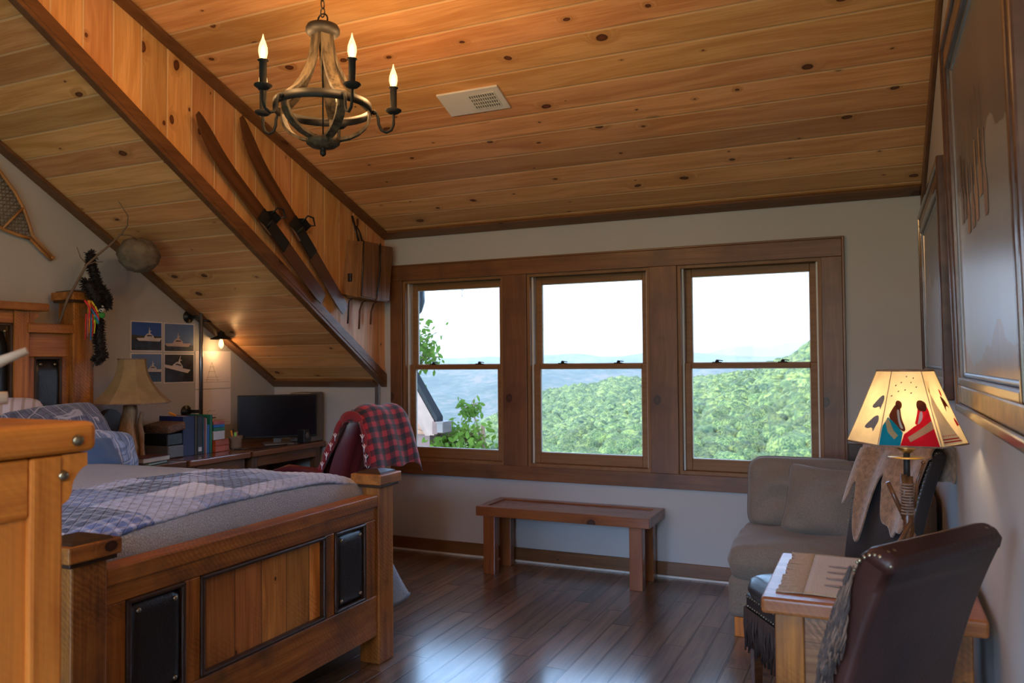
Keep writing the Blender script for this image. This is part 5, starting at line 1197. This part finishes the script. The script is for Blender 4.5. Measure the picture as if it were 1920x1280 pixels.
def art(k_, name, mat, pts, off=.0015):
    # subdivide along panel and triangulate a fan with fine sampling
    if name not in ('tipi_band', 'tipi_pole', 'blanket_band', 'tipi', 'teal_blanket', 'red_blanket'):
        for _ in range(2): pts = [q for i in range(len(pts)) for q in ((pts[i][0] * .75 + pts[(i + 1) % len(pts)][0] * .25, pts[i][1] * .75 + pts[(i + 1) % len(pts)][1] * .25), (pts[i][0] * .25 + pts[(i + 1) % len(pts)][0] * .75, pts[i][1] * .25 + pts[(i + 1) % len(pts)][1] * .75))]
    b = MB(LB); n = len(pts); P = []
    for i in range(n):
        a_, c_ = Vector((*pts[i], 0)), Vector((*pts[(i + 1) % n], 0))
        for j in range(4): q = a_.lerp(c_, j / 4); P.append(SP(k_, q.x, q.y, off))
    try: f = b.bm.faces.new([b.bm.verts.new(p) for p in P]); bmesh.ops.triangulate(b.bm, faces=[f])
    except Exception: pass
    o = b.obj(name, mat, sh); return o
rim = MB(LB)
for (r, z) in ((R0, Z0), (R1, Z1)):
    ps = [Vector((cxl + r * math.cos(ROTS + k_ * PI / 3), cyl + r * math.sin(ROTS + k_ * PI / 3), z)) for k_ in range(7)]
    for i in range(6): rim.tube([ps[i], ps[i + 1]], .0028, 6)
for k_ in range(6): rim.tube([R[j][k_] for j in range(4)], .0012, 5)
rim.obj('rim_lacing', 'fringe_tan', sh)
F = 0  # panel facing the viewer
art(F, 'teal_blanket', 'art_teal', [(.02, .01), (.02, .26), (.10, .38), (.25, .30), (.40, .18), (.36, .01)], .0015)
art(F, 'blanket_band', 'art_gold', [(.06, .33), (.12, .36), (.24, .20), (.32, .14), (.26, .09), (.14, .18)], .0025)
art(F, 'figure_robe', 'art_brown', [(.10, .38), (.16, .48), (.24, .56), (.34, .52), (.36, .38), (.46, .22), (.40, .18), (.25, .30)], .0020)
art(F, 'figure_head', 'art_brown', [(.22, .54), (.24, .60), (.32, .60), (.38, .56), (.37, .50), (.30, .47)], .003)
art(F, 'white_braid', 'art_white', [(.26, .48), (.32, .48), (.34, .34), (.42, .22), (.34, .24)], .003)
art(F, 'red_blanket', 'art_red', [(.36, .01), (.42, .16), (.60, .26), (.78, .34), (.93, .46), (.97, .01)], .0022)
art(F, 'blanket_band', 'art_gold', [(.48, .12), (.94, .34), (.95, .24), (.52, .06)], .003)
art(F, 'figure_robe', 'art_red', [(.60, .26), (.68, .42), (.72, .54), (.90, .56), (.95, .40), (.78, .34)], .0026)
art(F, 'figure_head', 'art_brown', [(.68, .50), (.70, .60), (.82, .61), (.92, .56), (.88, .46), (.76, .46)], .0032)
art(F, 'white_braid', 'art_white', [(.74, .46), (.80, .46), (.78, .36), (.66, .27), (.70, .36)], .0032)
for (u_, v_) in ((.2, .80), (.35, .84), (.5, .92), (.62, .84), (.28, .72), (.45, .74), (.6, .70), (.75, .78), (.12, .66), (.7, .9)):
    art(F, 'painted_bird', 'art_black', [(u_ - .03, v_), (u_, v_ - .012), (u_ + .03, v_ + .01), (u_ + .005, v_ + .012)], .0025)
RP, LP = 1, 5
art(RP, 'tipi', 'art_white', [(.08, .02), (.10, .34), (.05, .52), (.14, .70), (.45, .40), (.80, .03)], .002)
art(RP, 'tipi_band', 'art_red', [(.10, .10), (.70, .10), (.72, .085), (.10, .085)], .003); art(RP, 'tipi_band', 'art_red', [(.10, .065), (.76, .065), (.78, .05), (.10, .05)], .003)
for i in range(8): u_ = .14 + i * .07; art(RP, 'tipi_dot', 'art_red', [(u_ - .018, .135), (u_, .12), (u_ + .018, .135), (u_, .155)], .003)
for i in range(4): art(RP, 'tipi_pole', 'art_brown', [(.12, .69), (.05 + i * .07, .86), (.06 + i * .07, .86), (.135, .69)], .002)
art(RP, 'painted_horse', 'art_brown', [(.62, .66), (.72, .64), (.84, .56), (.86, .46), (.80, .52), (.70, .50), (.66, .42), (.64, .52)], .002); art(RP, 'painted_rider', 'art_red', [(.66, .66), (.68, .76), (.76, .72), (.74, .64)], .003)
art(RP, 'painted_horse', 'art_red', [(.84, .36), (.92, .34), (.97, .24), (.90, .26), (.86, .22)], .002)
art(LP, 'painted_buffalo', 'art_grey', [(.45, .50), (.55, .56), (.70, .64), (.88, .68), (.93, .60), (.86, .52), (.84, .46), (.78, .52), (.62, .48)], .002)
art(LP, 'painted_buffalo', 'art_grey', [(.40, .22), (.52, .30), (.68, .38), (.84, .40), (.88, .32), (.80, .24), (.76, .16), (.70, .23), (.55, .20)], .002)
lamp_light(t, (cxl, cyl, 1.27), 1.7, .03, (1., .72, .40))

# ------------------------------------------------------------------ leather chairs
def leather_chair(loc, rz, label, mat='brown_leather', gr='leather dining chairs beside the side table', front=None, bfr=True):
    t = thing('leather_chair', label, 'chair', loc, rz, gr); H_ = 1.055
    def bp(s_): return Vector((-.03 - .03 * s_ - .115 * s_ ** 2.2, 0, .44 + (H_ - .44) * s_))     # centreline of the back
    def ring(s_, hw, ht):
        c = bp(s_); d = (bp(min(s_ + .02, 1.02)) - bp(max(s_ - .02, 0))).normalized(); n = Vector((d.z, 0, -d.x)); r = .016
        pts = []
        for (sx, sy) in ((1, -1), (1, 1), (-1, 1), (-1, -1)):
            for q in range(4):
                base = {(1, -1): -90, (1, 1): 0, (-1, 1): 90, (-1, -1): 180}[(sx, sy)]; a_ = math.radians(base + q * 30)
                # local frame: n (forward), y
                pts.append(c + n * (sx * (ht - r) + r * math.cos(a_)) + Vector((0, 1, 0)) * (sy * (hw - r) + r * math.sin(a_)))
        return pts
    R = [ring(i / 14, .215, .034) for i in range(15)]
    top = bp(1.0)
    # rolled top
    R += [ring(1.0 + .0, .215, .036), [p + Vector((-.012, 0, .018)) for p in ring(1.0, .212, .030)], [p + Vector((-.020, 0, .028)) for p in ring(1.0, .20, .018)]]
    b = MB(); b.rings(R); b.obj('backrest', mat, t, False)
    b = MB(); b.cushion((.22, 0, .465), (.50, .45, .12), None, p=8, pinch=0, n=20); b.obj('seat', front or mat, t, False)
    b = MB(); b.box((-.02, -.215, .37), (.45, .215, .435), .01); b.obj('seat_frame', mat, t, False)
    for xx, yy in ((.415, .19), (.415, -.19), (-.02, .19), (-.02, -.19)):
        b = MB(); dx = .0 if xx > 0 else -.08
        b.rings([[Vector((xx + sx * w + dx * (1 if z == 0 else 0), yy + sy * w, z)) for sx, sy in ((-1, -1), (1, -1), (1, 1), (-1, 1))] for w, z in ((.016, 0), (.023, .38))], smooth=False); b.obj('leg', 'ski_wood', t, False)
    rnd = random.Random(3)
    for sy in (-1, 1):
        b = MB()
        for i in range(22): s_ = .45 + .55 * i / 21; c = bp(s_); b.ball(c + Vector((.034, sy * .214, .0)), .0045, 1)
        for i in range(7): c = bp(1.0); b.ball(c + Vector((.03 - i * .010, sy * (.212 - .001 * i), .004 + .016 * math.sin(i / 6 * PI))), .0055, 1)
        for i in range(2): c = bp(1.0); b.ball(c + Vector((-.018, sy * (.195 - i * .020), .026)), .005, 1)
        b.obj('nailhead_trim', 'clavos', t, False)
        if bfr:
            for nm, mt, n_ in (('back_fringe', 'fringe_dark', 130), ('fringe_tips', 'fringe_tip', 60)):
                b = MB()
                for i in range(n_):
                    s_ = .70 + .29 * i / (n_ - 1); c = bp(s_) + Vector((.036, sy * .217, 0)); L = rnd.uniform(.12, .18)
                    q0 = rnd.uniform(0, 6); b.tube([c + Vector((.003 + .016 * j / 6 + .004 * math.sin(q0 + j * 1.7), sy * (.004 + .012 * j / 6 + .004 * math.cos(q0 + j * 1.5)), -L * j / 6)) for j in range(7)], [.0016, .0026, .0018, .0028, .0018, .0026, .0018], 4)
                b.obj(nm, mt, t, False)
    b = MB()
    for i in range(22):
        for sy in (-1, 1): b.ball((-.0 + i * .0225, sy * .217, .425), .0045, 1); b.ball((-.0 + i * .0225, sy * .217, .385), .0045, 1)
    for i in range(20): b.ball((.452, -.21 + i * .022, .425), .0045, 1); b.ball((.452, -.21 + i * .022, .385), .0045, 1)
    b.obj('seat_nailheads', 'clavos', t, False)
    b = MB()
    for yy in (.036, .042): b.tube([bp(i / 12) + Vector((-.0342, yy, 0)) for i in range(13)], .0008, 5)
    b.obj('back_seam', 'fringe_tan', t, False)
    b = MB()
    for side in ('f', 'l', 'r'):
        for i in range(46):
            f = i / 45; c = Vector((.455, -.215 + .43 * f, .375)) if side == 'f' else Vector((.02 + .43 * f, .220 * (1 if side == 'l' else -1), .375)); L = rnd.uniform(.12, .20)
            w = Vector((rnd.uniform(-.008, .008), rnd.uniform(-.008, .008), 0)); b.tube([c, c + w + Vector((0, 0, -L * .5)), c - w + Vector((0, 0, -L))], [.005, .006, .004], 4)
    b.obj('seat_fringe', 'fringe_dark', t, False)
    return t
fA = math.atan2(.53, -.85); fB = math.atan2(-.53, -.85)
c2 = leather_chair((-.044, 1.953, 0), fA, 'dark brown leather chair in the foreground with its back to us')
c1 = leather_chair((-.035, 3.667, 0), fB, 'dark leather chair behind the lamp with a suede hide over its back', 'grey_leather', bfr=False)
# suede hide over chair 1
def hide_lobe(b, y0_, y1_, zf, zb, seed, front=1.):
    pass
HM = Matrix.Translation((-.035, 3.667, 0)) @ Matrix.Rotation(fB, 4, 'Z')
def bp1(s_): return Vector((-.03 - .03 * s_ - .115 * s_ ** 2.2, 0, .44 + (1.055 - .44) * s_))
def hide(u, v):
    """u across the chair back (0 = viewer's right), v from front hem over the roll to the rear"""
    y = .235 - .47 * u
    lf = .30 * (1 - abs(2 * u - .10 - .1)) if u < .42 else (.06 if u < .58 else .42 * (1 - abs(2 * (u - .79)) * 1.0))
    # front drop per u: right lobe, gap, left long lobe
    if u < .5: lf = .09 + .22 * math.exp(-((u - .20) / .25) ** 4)
    else: lf = .09 + .29 * math.exp(-((u - .72) / .13) ** 4) + .17 * math.exp(-((u - .99) / .09) ** 4)
    lf += .012 * math.sin(u * 37)
    s_ = v
    if s_ < .6:
        d_ = lf * (1 - s_ / .6); f = 1 - d_ / .615 - .0; c = bp1(max(f, .1)); p = Vector((c.x + .048 + .012 * math.sin(u * 14 + 1) + .01 * d_ * 3 , y, c.z + .002))
    else:
        a_ = (s_ - .6) / .25 * PI if s_ < .85 else PI; c = bp1(1.0); p = Vector((c.x - .008 + .056 * math.cos(a_), y, c.z + .052 * math.sin(a_) ** .8 if a_ < PI else c.z))
        if s_ >= .85: k_ = (s_ - .85) / .15; p = Vector((c.x - .064 + .02 * k_, y, c.z - .10 * k_))
    p.z += .004 * math.sin(u * 23) ; return p
b = MB(); b.grid(hide, 60, 50, .006)
o = b.obj('suede_hide', 'suede', None, False); o.matrix_world = HM; tag(o, 'tan suede hide draped over the leather chair behind the lamp', 'hide')

# ------------------------------------------------------------------ pictures on the right wall
def picture(name, y0, y1, z0, z1, lean, cv, label):
    O = (XR - .004, (y0 + y1) / 2, z0); t = thing(name, label, 'picture', O, 0, 'large framed paintings on the right wall')
    def Fr(w0, w1, xa, xb, nm, mat):
        b = MB()
        yy0, yy1, zz0, zz1 = -(y1 - y0) / 2, (y1 - y0) / 2, 0, z1 - z0
        b2 = [((yy0 + w0, yy0 + w1, zz0 + w0, zz1 - w0), 'v'), ((yy1 - w1, yy1 - w0, zz0 + w0, zz1 - w0), 'v'), ((yy0 + w1, yy1 - w1, zz0 + w0, zz0 + w1), 'h'), ((yy0 + w1, yy1 - w1, zz1 - w1, zz1 - w0), 'h')]
        for (a_, c_, d_, e_), _ in b2: b.box((-xb, a_, d_), (-xa, c_, e_), .006)
        return b.obj(nm, mat, t, False)
    Fr(0, .028, .0, .040, 'frame', 'frame_dark'); Fr(.028, .088, .0, .030, 'frame_scoop', 'frame_gilt'); Fr(.088, .115, .0, .036, 'inner_frame', 'frame_dark'); Fr(.115, .13, 0, .022, 'liner', 'steel')
    b = MB(); b.box((-.016, -(y1 - y0) / 2 + .12, .12), (-.002, (y1 - y0) / 2 - .12, z1 - z0 - .12)); cvs = b.obj('canvas', cv, t, False)
    t.rotation_euler = (0, -lean, 0)
    return t, cvs
pb, cvb = picture('framed_painting', 1.62, 3.03, 1.275, 2.50, .022, 'canvas_big', 'large framed painting of riders before snowy mountains, nearest on the right wall')
ps_, cvs_ = picture('framed_painting', 3.52, 5.0, 1.285, 2.245, .010, 'canvas_small', 'framed landscape painting nearer the window corner on the right wall')
# riders painted on the big canvas (flat paint)
rr = random.Random(5)
for i in range(7):
    yy = .42 - i * .085 + rr.uniform(-.02, .02); z_ = .55 + rr.uniform(-.03, .05)
    b = MB(); h = rr.uniform(.16, .22)
    b.prism([(-.0175, yy - .03, z_), (-.0175, yy + .025, z_), (-.0175, yy + .03, z_ + h * .4), (-.0175, yy + .012, z_ + h * .55), (-.0175, yy + .010, z_ + h), (-.0175, yy - .008, z_ + h), (-.0175, yy - .012, z_ + h * .55), (-.0175, yy - .035, z_ + h * .35)], (-.0005, 0, 0))
    b.obj('painted_rider', rr.choice(['ski_wood', 'fringe_tan', 'dark_box', 'bark_wood']), cvb, False)
    b = MB(); b.prism([(-.018, yy + .02, z_ + .1), (-.018, yy + .024, z_ + .1), (-.018, yy + .034, z_ + h + .12), (-.018, yy + .030, z_ + h + .12)], (-.0004, 0, 0)); b.obj('painted_lance', 'dark_box', cvb, False)
WR = (XR - .012, 3.27, 1.78)
t = thing('wall_rod', 'slim silver rod hanging between the two framed paintings', 'rod', WR)
MB(WR).tube([(XR - .012, 3.30, 1.44), (XR - .012, 3.30, 1.93), (XR - .012, 3.30, 2.06)], .007, 10).obj('rod', 'steel', t)
MB(WR).tube([(XR - .012, 3.30, 1.925), (XR - .012, 3.30, 1.932)], .0078, 10).obj('band', 'black_metal', t)
b = MB(WR); b.lathe((XR - .001, 3.30, 2.045), [(.022, 0), (.020, .008), (.01, .012)], 16, RY(-PI / 2)); b.obj('mount', 'white_enamel', t)

# ------------------------------------------------------------------ outside: neighbour roof, gutter pipe, hook, trees, hills
HB = (-6.5, 10.5, -3.2)
t = thing('neighbouring_house', 'lower brown gabled house wing outside the left window', 'house', HB)
def xz(pts, y, d): return [(p[0], y, p[1]) for p in pts], (0, d, 0)
rk = [(-7.6, 4.52), (-5.16, .74), (-5.16, .66), (-7.6, 4.40)]
b = MB(HB); b.prism(*xz(rk, 9.0, .16)); b.obj('roof', 'roof_shingle', t)
b = MB(HB); b.prism(*xz([(-7.6, 4.38), (-5.22, .69), (-5.22, .50), (-5.30, .50), (-7.6, 4.06)], 9.03, .05)); b.obj('fascia', 'fascia', t)
b = MB(HB); b.prism(*xz([(-7.6, 4.05), (-5.30, .49), (-5.37, .49), (-7.6, 3.94)], 9.06, .10)); b.obj('rake_trim', 'fascia', t)
b = MB(HB); b.prism(*xz([(-7.6, 3.93), (-5.40, .50), (-5.75, .50), (-7.6, 3.3)], 9.14, .02)); b.obj('gable_siding', 'siding', t)
b = MB(HB); b.box((-8.5, 9.16, -3.2), (-5.36, 9.9, .50)); b.obj('wall', 'siding_dark', t)
b = MB(HB); b.box((-5.22, 8.98, .52), (-5.14, 9.25, .68), .005); b.obj('eave_board', 'siding_dark', t)
b = MB(HB); b.box((-5.14, 8.96, .54), (-5.05, 9.2, .67), .008); b.box((-5.15, 8.955, .665), (-5.04, 9.21, .685), .003); b.obj('gutter', 'gutter', t)
DO = (-3.60, 5.9, 2.0)
t = thing('roof_gutter', 'blue grey gutter with a curved downspout elbow outside the left window', 'gutter', DO)
b = MB(DO); b.box((-3.80, 5.82, 2.125), (.6, 5.94, 2.22), .01); b.obj('gutter', 'downspout', t)
b = MB(DO); b.tube([(-3.56, 5.9, 2.12), (-3.535, 5.9, 2.05), (-3.535, 5.9, 1.97), (-3.56, 5.9, 1.90), (-3.62, 5.9, 1.85), (-3.72, 5.88, 1.80), (-3.78, 5.6, 1.76), (-3.78, 5.54, 1.70), (-3.78, 5.54, .2)], .037, 10); b.obj('downspout', 'downspout', t)
for j in range(7):
    q = j / 6; c = Vector((-3.535, 5.9, 2.05)).lerp(Vector((-3.62, 5.9, 1.85)), q); b = MB(DO); 
b = MB((-3.7, 5.62, 2.2)); b.box((-4.2, 5.50, 2.225), (.8, 6.0, 2.25)); b.box((-4.2, 5.50, 2.05 + .2), (.8, 5.52, 2.5)); tag(b.obj('roof_eave', 'roof_shingle'), 'dark eave above the three windows outside', 'eave')
HK = (-3.131, 5.9, 2.05)
t = thing('hanging_hook', 'small ring and thin wire hanging outside the left window', 'hook', HK)
b = MB(HK); b.tube([(-3.131 + .013 * math.cos(q), 5.9, 2.062 + .013 * math.sin(q)) for q in [2 * PI * i / 14 for i in range(15)]], .0022, 6); b.tube([(-3.131, 5.9, 2.075), (-3.131, 5.9, 2.125)], .002, 5); b.obj('ring', 'black_metal', t)
b = MB(HK); b.tube([(-3.131, 5.9, 2.049), (-3.131, 5.9, 2.0)], .0018, 5); b.ball((-3.131, 5.9, 2.0), .005, 1); b.obj('swivel', 'black_metal', t); b = MB(HK); b.tube([(-3.131, 5.9, 2.0), (-3.132, 5.9, 1.70)], .0007, 4); b.obj('wire', 'steel', t)
# near tree with individual leaves
def leafy(name, base, clumps, label, seed):
    rr = random.Random(seed); t = thing(name, label, 'tree', base, 0, 'leafy trees just outside the left window')
    b = MB(base); b.tube([base, Vector(base) + Vector((.1, .1, 2.0)), Vector((base[0] + .05, base[1], clumps[0][0][2] - .2))], [.09, .07, .03], 8); b.obj('trunk', 'twig', t)
    bb = MB(base); bl = MB(base)
    for c, r, n in clumps:
        c = Vector(c); s_ = Vector((base[0] + .05, base[1], c.z - .5)); bb.tube([s_, (s_ + c) / 2 + Vector((0, 0, .1)), c], [.02, .014, .006], 6)
        for i in range(n):
            p = c + Vector((rr.gauss(0, r * .5), rr.gauss(0, r * .5), rr.gauss(0, r * .42))); L = rr.uniform(.07, .13); w = L * .24
            d = Vector((rr.gauss(0, 1), rr.gauss(0, 1), rr.gauss(-.9, .6))).normalized(); sd = d.orthogonal().normalized(); sd = Matrix.Rotation(rr.uniform(0, 6.28), 3, d) @ sd
            v = [bl.bm.verts.new(q) for q in (p, p + d * L * .35 + sd * w, p + d * L * .75 + sd * w * .8, p + d * L, p + d * L * .75 - sd * w * .8, p + d * L * .35 - sd * w)]; bl.bm.faces.new(v)
            if i % 9 == 0: bb.tube([c, (c + p) / 2 + Vector((0, 0, .03)), p], [.005, .004, .002], 4)
    bb.obj('branches', 'twig', t); bl.obj('foliage', 'leaf', t); return t
leafy('tree', (-5.0, 9.9, -3.4), [((-5.26, 10.1, .78), .17, 100), ((-4.98, 9.5, .42), .34, 300), ((-5.28, 9.4, .36), .28, 200), ((-5.10, 9.5, .1), .4, 260)], 'leafy green tree low beside the brown house gutter', 1)
leafy('tree', (-6.2, 9.95, -3.4), [((-5.95, 9.9, 1.78), .30, 150), ((-5.80, 9.8, 1.50), .26, 110), ((-6.2, 9.8, 1.6), .4, 200)], 'taller leafy tree above the brown house roof', 2)
# ground outside
b = MB(); b.grid(lambda u, v: Vector((-60 + 120 * u, 5.6 + 60 * v, -3.25 - 9 * v ** 1.2)), 20, 12); st(b.obj('ground', 'soil'))
bpy.data.objects['ground'].name = 'lawn'
def lerpt(tab, x):
    if x <= tab[0][0]: return tab[0][1]
    for (a_, b_), (c_, d_) in zip(tab, tab[1:]):
        if x <= c_: f = (x - a_) / (c_ - a_); f = f * f * (3 - 2 * f); return b_ + (d_ - b_) * f
    return tab[-1][1]
RA = [(-40, -8.5), (-28, -7.8), (-25, -6.9), (-22.5, -5.6), (-19.1, -4.2), (-16.8, -3.6), (-14.6, -3.1), (-11.9, -2.2), (-8, -1.3), (-5.9, -.5), (-3.4, .85), (0, 2.6), (8, 5.0)]
RB = [(-44, -7), (-33, -6.2), (-28, -5.2), (-25, -4.0), (-22.5, -2.5), (-19.1, -2.0), (-16.8, -1.5), (-14.6, -1.6), (-11.9, -1.5), (-8, -1.2), (8, -.5)]
def hill(th, d, tab, d0, z0, dr, back=.25):
    e = lerpt(tab, math.degrees(th)); zr = EYE + dr * math.tan(math.radians(e)); t = (d - d0) / (dr - d0)
    z = z0 + (zr - z0) * t ** 1.15 if t <= 1 else zr - (d - dr) * back
    return z + 5 * mnoise.noise(Vector((d * math.sin(th) / 45, d * math.cos(th) / 60, dr))) * (1 - max(0, min(1, t)) ** 4) * min(1, t * 3)
def hillmesh(name, mat, tab, d0, z0, dr, th0, th1, d1, nu=90, nv=50):
    b = MB(); 
    def f(u, v): th = math.radians(th0 + (th1 - th0) * u); d = d0 + (d1 - d0) * v; return Vector((d * math.sin(th), d * math.cos(th), hill(th, d, tab, d0, z0, dr)))
    b.grid(f, nu, nv); return b.obj(name, mat)
st(hillmesh('near_hill', 'soil', RA, 70, -16, 500, -44, 14, 620)); st(hillmesh('middle_hill', 'soil', RB, 500, -60, 1150, -48, 14, 1400))
def protocrown(sub, seed):
    bm2 = bmesh.new(); bmesh.ops.create_icosphere(bm2, subdivisions=sub, radius=1)
    for v in bm2.verts:
        d = v.co.normalized(); v.co = d * (1 + .30 * mnoise.noise(d * 1.8 + Vector((seed, 0, 0))) + .22 * mnoise.noise(d * 4.2 + Vector((0, seed, 0))) + .12 * mnoise.noise(d * 9 + Vector((0, 0, seed)))); v.co.z *= .85
    me = bpy.data.meshes.new('crown'); 
    for f in bm2.faces: f.smooth = True
    bm2.to_mesh(me); bm2.free(); me.materials.append(M['canopy']); return me
protos = [protocrown(3, s_ * 3.1) for s_ in range(5)]
rr = random.Random(11); pos = []
d = 92.
while d < 520:
    sp_ = 4.3; nth = int(math.radians(38) * d / sp_)
    for i in range(nth):
        th = math.radians(-32 + 38 * (i + rr.random() * .8) / nth); dd = d + rr.uniform(-2.0, 2.0); r = rr.uniform(2.0, 3.5)
        pos.append((dd * math.sin(th), dd * math.cos(th), hill(th, dd, RA, 70, -16, 500) + 1.6 + rr.uniform(-.8, 1.0), r, th, dd))
    d += 4.1
def vis(p):
    th = math.degrees(p[4]); el = math.degrees(math.atan2(p[2] + 3 - EYE, p[5])); return -25 < th < -3.0 and el > -6.9
near = sorted([p for p in pos if vis(p)], key=lambda p: p[5] / p[3])[:280]; ns_ = set(id(p) for p in near)
for i, p in enumerate(near):
    o = bpy.data.objects.new('tree', protos[i % 5]); COL.objects.link(o); o.location = p[:3]; o.scale = (p[3], p[3], p[3] * rr.uniform(.85, 1.2)); o.rotation_euler = (0, 0, rr.uniform(0, 6.28))
    tag(o, 'green treetop on the wooded hillside below the windows', 'tree', 'treetops on the nearest slope')
def merged(name, P, sub, mat, label):
    bm2 = bmesh.new(); bmesh.ops.create_icosphere(bm2, subdivisions=sub, radius=1); bv = np.array([v.co[:] for v in bm2.verts]); bf = np.array([[v.index for v in f.verts] for f in bm2.faces]); bm2.free()
    rs = np.random.RandomState(4); V = []; 
    for p in P:
        k_ = 1 + rs.uniform(-.2, .25, (len(bv), 1)); V.append(bv * k_ * p[3] * np.array([1, 1, .9]) + np.array(p[:3]))
    V = np.concatenate(V); Fc = (bf[None] + (np.arange(len(P)) * len(bv))[:, None, None]).reshape(-1, 3)
    me = bpy.data.meshes.new(name); me.vertices.add(len(V)); me.vertices.foreach_set('co', V.ravel()); me.loops.add(Fc.size); me.loops.foreach_set('vertex_index', Fc.ravel()); me.polygons.add(len(Fc)); me.polygons.foreach_set('loop_start', np.arange(0, Fc.size, 3)); me.polygons.foreach_set('loop_total', np.full(len(Fc), 3)); me.update(); me.validate(); me.polygons.foreach_set('use_smooth', [True] * len(me.polygons))
    me.materials.append(M[mat]); o = bpy.data.objects.new(name, me); COL.objects.link(o); tag(o, label, 'forest', None, 'stuff'); return o
merged('forest', [p for p in pos if id(p) not in ns_], 2, 'forest', 'continuous green forest canopy covering the near ridge outside')
pos = []; d = 560.
while d < 1190:
    nth = int(math.radians(56) * d / 9.5)
    for i in range(nth):
        th = math.radians(-46 + 56 * (i + rr.random()) / nth); dd = d + rr.uniform(-5, 5); pos.append((dd * math.sin(th), dd * math.cos(th), hill(th, dd, RB, 500, -60, 1150) + 2.5 + rr.uniform(-1, 1.6), rr.uniform(5, 8.5)))
    d += 10
merged('forest', pos, 1, 'forest', 'blue green forest on the second ridge across the valley')
def ridge(name, d0, d1, z0, tab, rough_, mat='far_forest'):
    b = MB()
    def f(u, v):
        th = math.radians(-50 + 66 * u); d = d0 + (d1 - d0) * v; zr = EYE + d1 * math.tan(math.radians(lerpt(tab, math.degrees(th)))); z = z0 + (zr - z0) * v ** 1.3
        z += rough_ * (mnoise.fractal(Vector((d * math.sin(th) / (rough_ * 14), d * math.cos(th) / (rough_ * 14), d1)), 1., 2., 5)) * (.35 + .65 * (1 - v)) * min(1, v * 6)
        return Vector((d * math.sin(th), d * math.cos(th), z))
    b.grid(f, 260, 90, None, False); return st(b.obj(name, mat))
ridge('valley_slope', 1500, 4200, -420, [(-50, -.4), (-30, -.5), (-24, -.25), (-18, -.45), (-10, -.3), (16, -.3)], 45)
ridge('far_ridge', 5200, 9000, -400, [(-50, .1), (-32, .2), (-22, .45), (-20, .55), (-17, .35), (-14.6, .62), (-12, .5), (-8, .2), (0, .3), (16, .3)], 60)
ridge('horizon_ridge', 11000, 15000, -300, [(-50, .1), (-24, .3), (-12, .35), (-8, .95), (-7, .8), (-5, 1.2), (-3.4, 1.25), (2, .9), (16, .4)], 80)
st(MB().grid(lambda u, v: Vector((-16000 + 32000 * u, 1200 + 15000 * v, -430)), 4, 4).obj('valley_floor', 'far_forest'))
# haze of the valley
b = MB(); b.box((-16000, 60, -600), (9000, 16500, 900)); o = b.obj('valley_haze', 'glass')
hz = bpy.data.materials.new('haze'); hz.use_nodes = True; t_ = hz.node_tree; t_.nodes.clear(); oo = t_.nodes.new('ShaderNodeOutputMaterial'); vs = t_.nodes.new('ShaderNodeVolumeScatter'); vs.inputs['Color'].default_value = (.84, .82, .92, 1); vs.inputs['Density'].default_value = HAZE; vs.inputs['Anisotropy'].default_value = .2
t_.links.new(vs.outputs[0], oo.inputs['Volume']); o.data.materials.clear(); o.data.materials.append(hz); tag(o, 'pale blue haze hanging over the valley outside', 'haze', None, 'stuff')
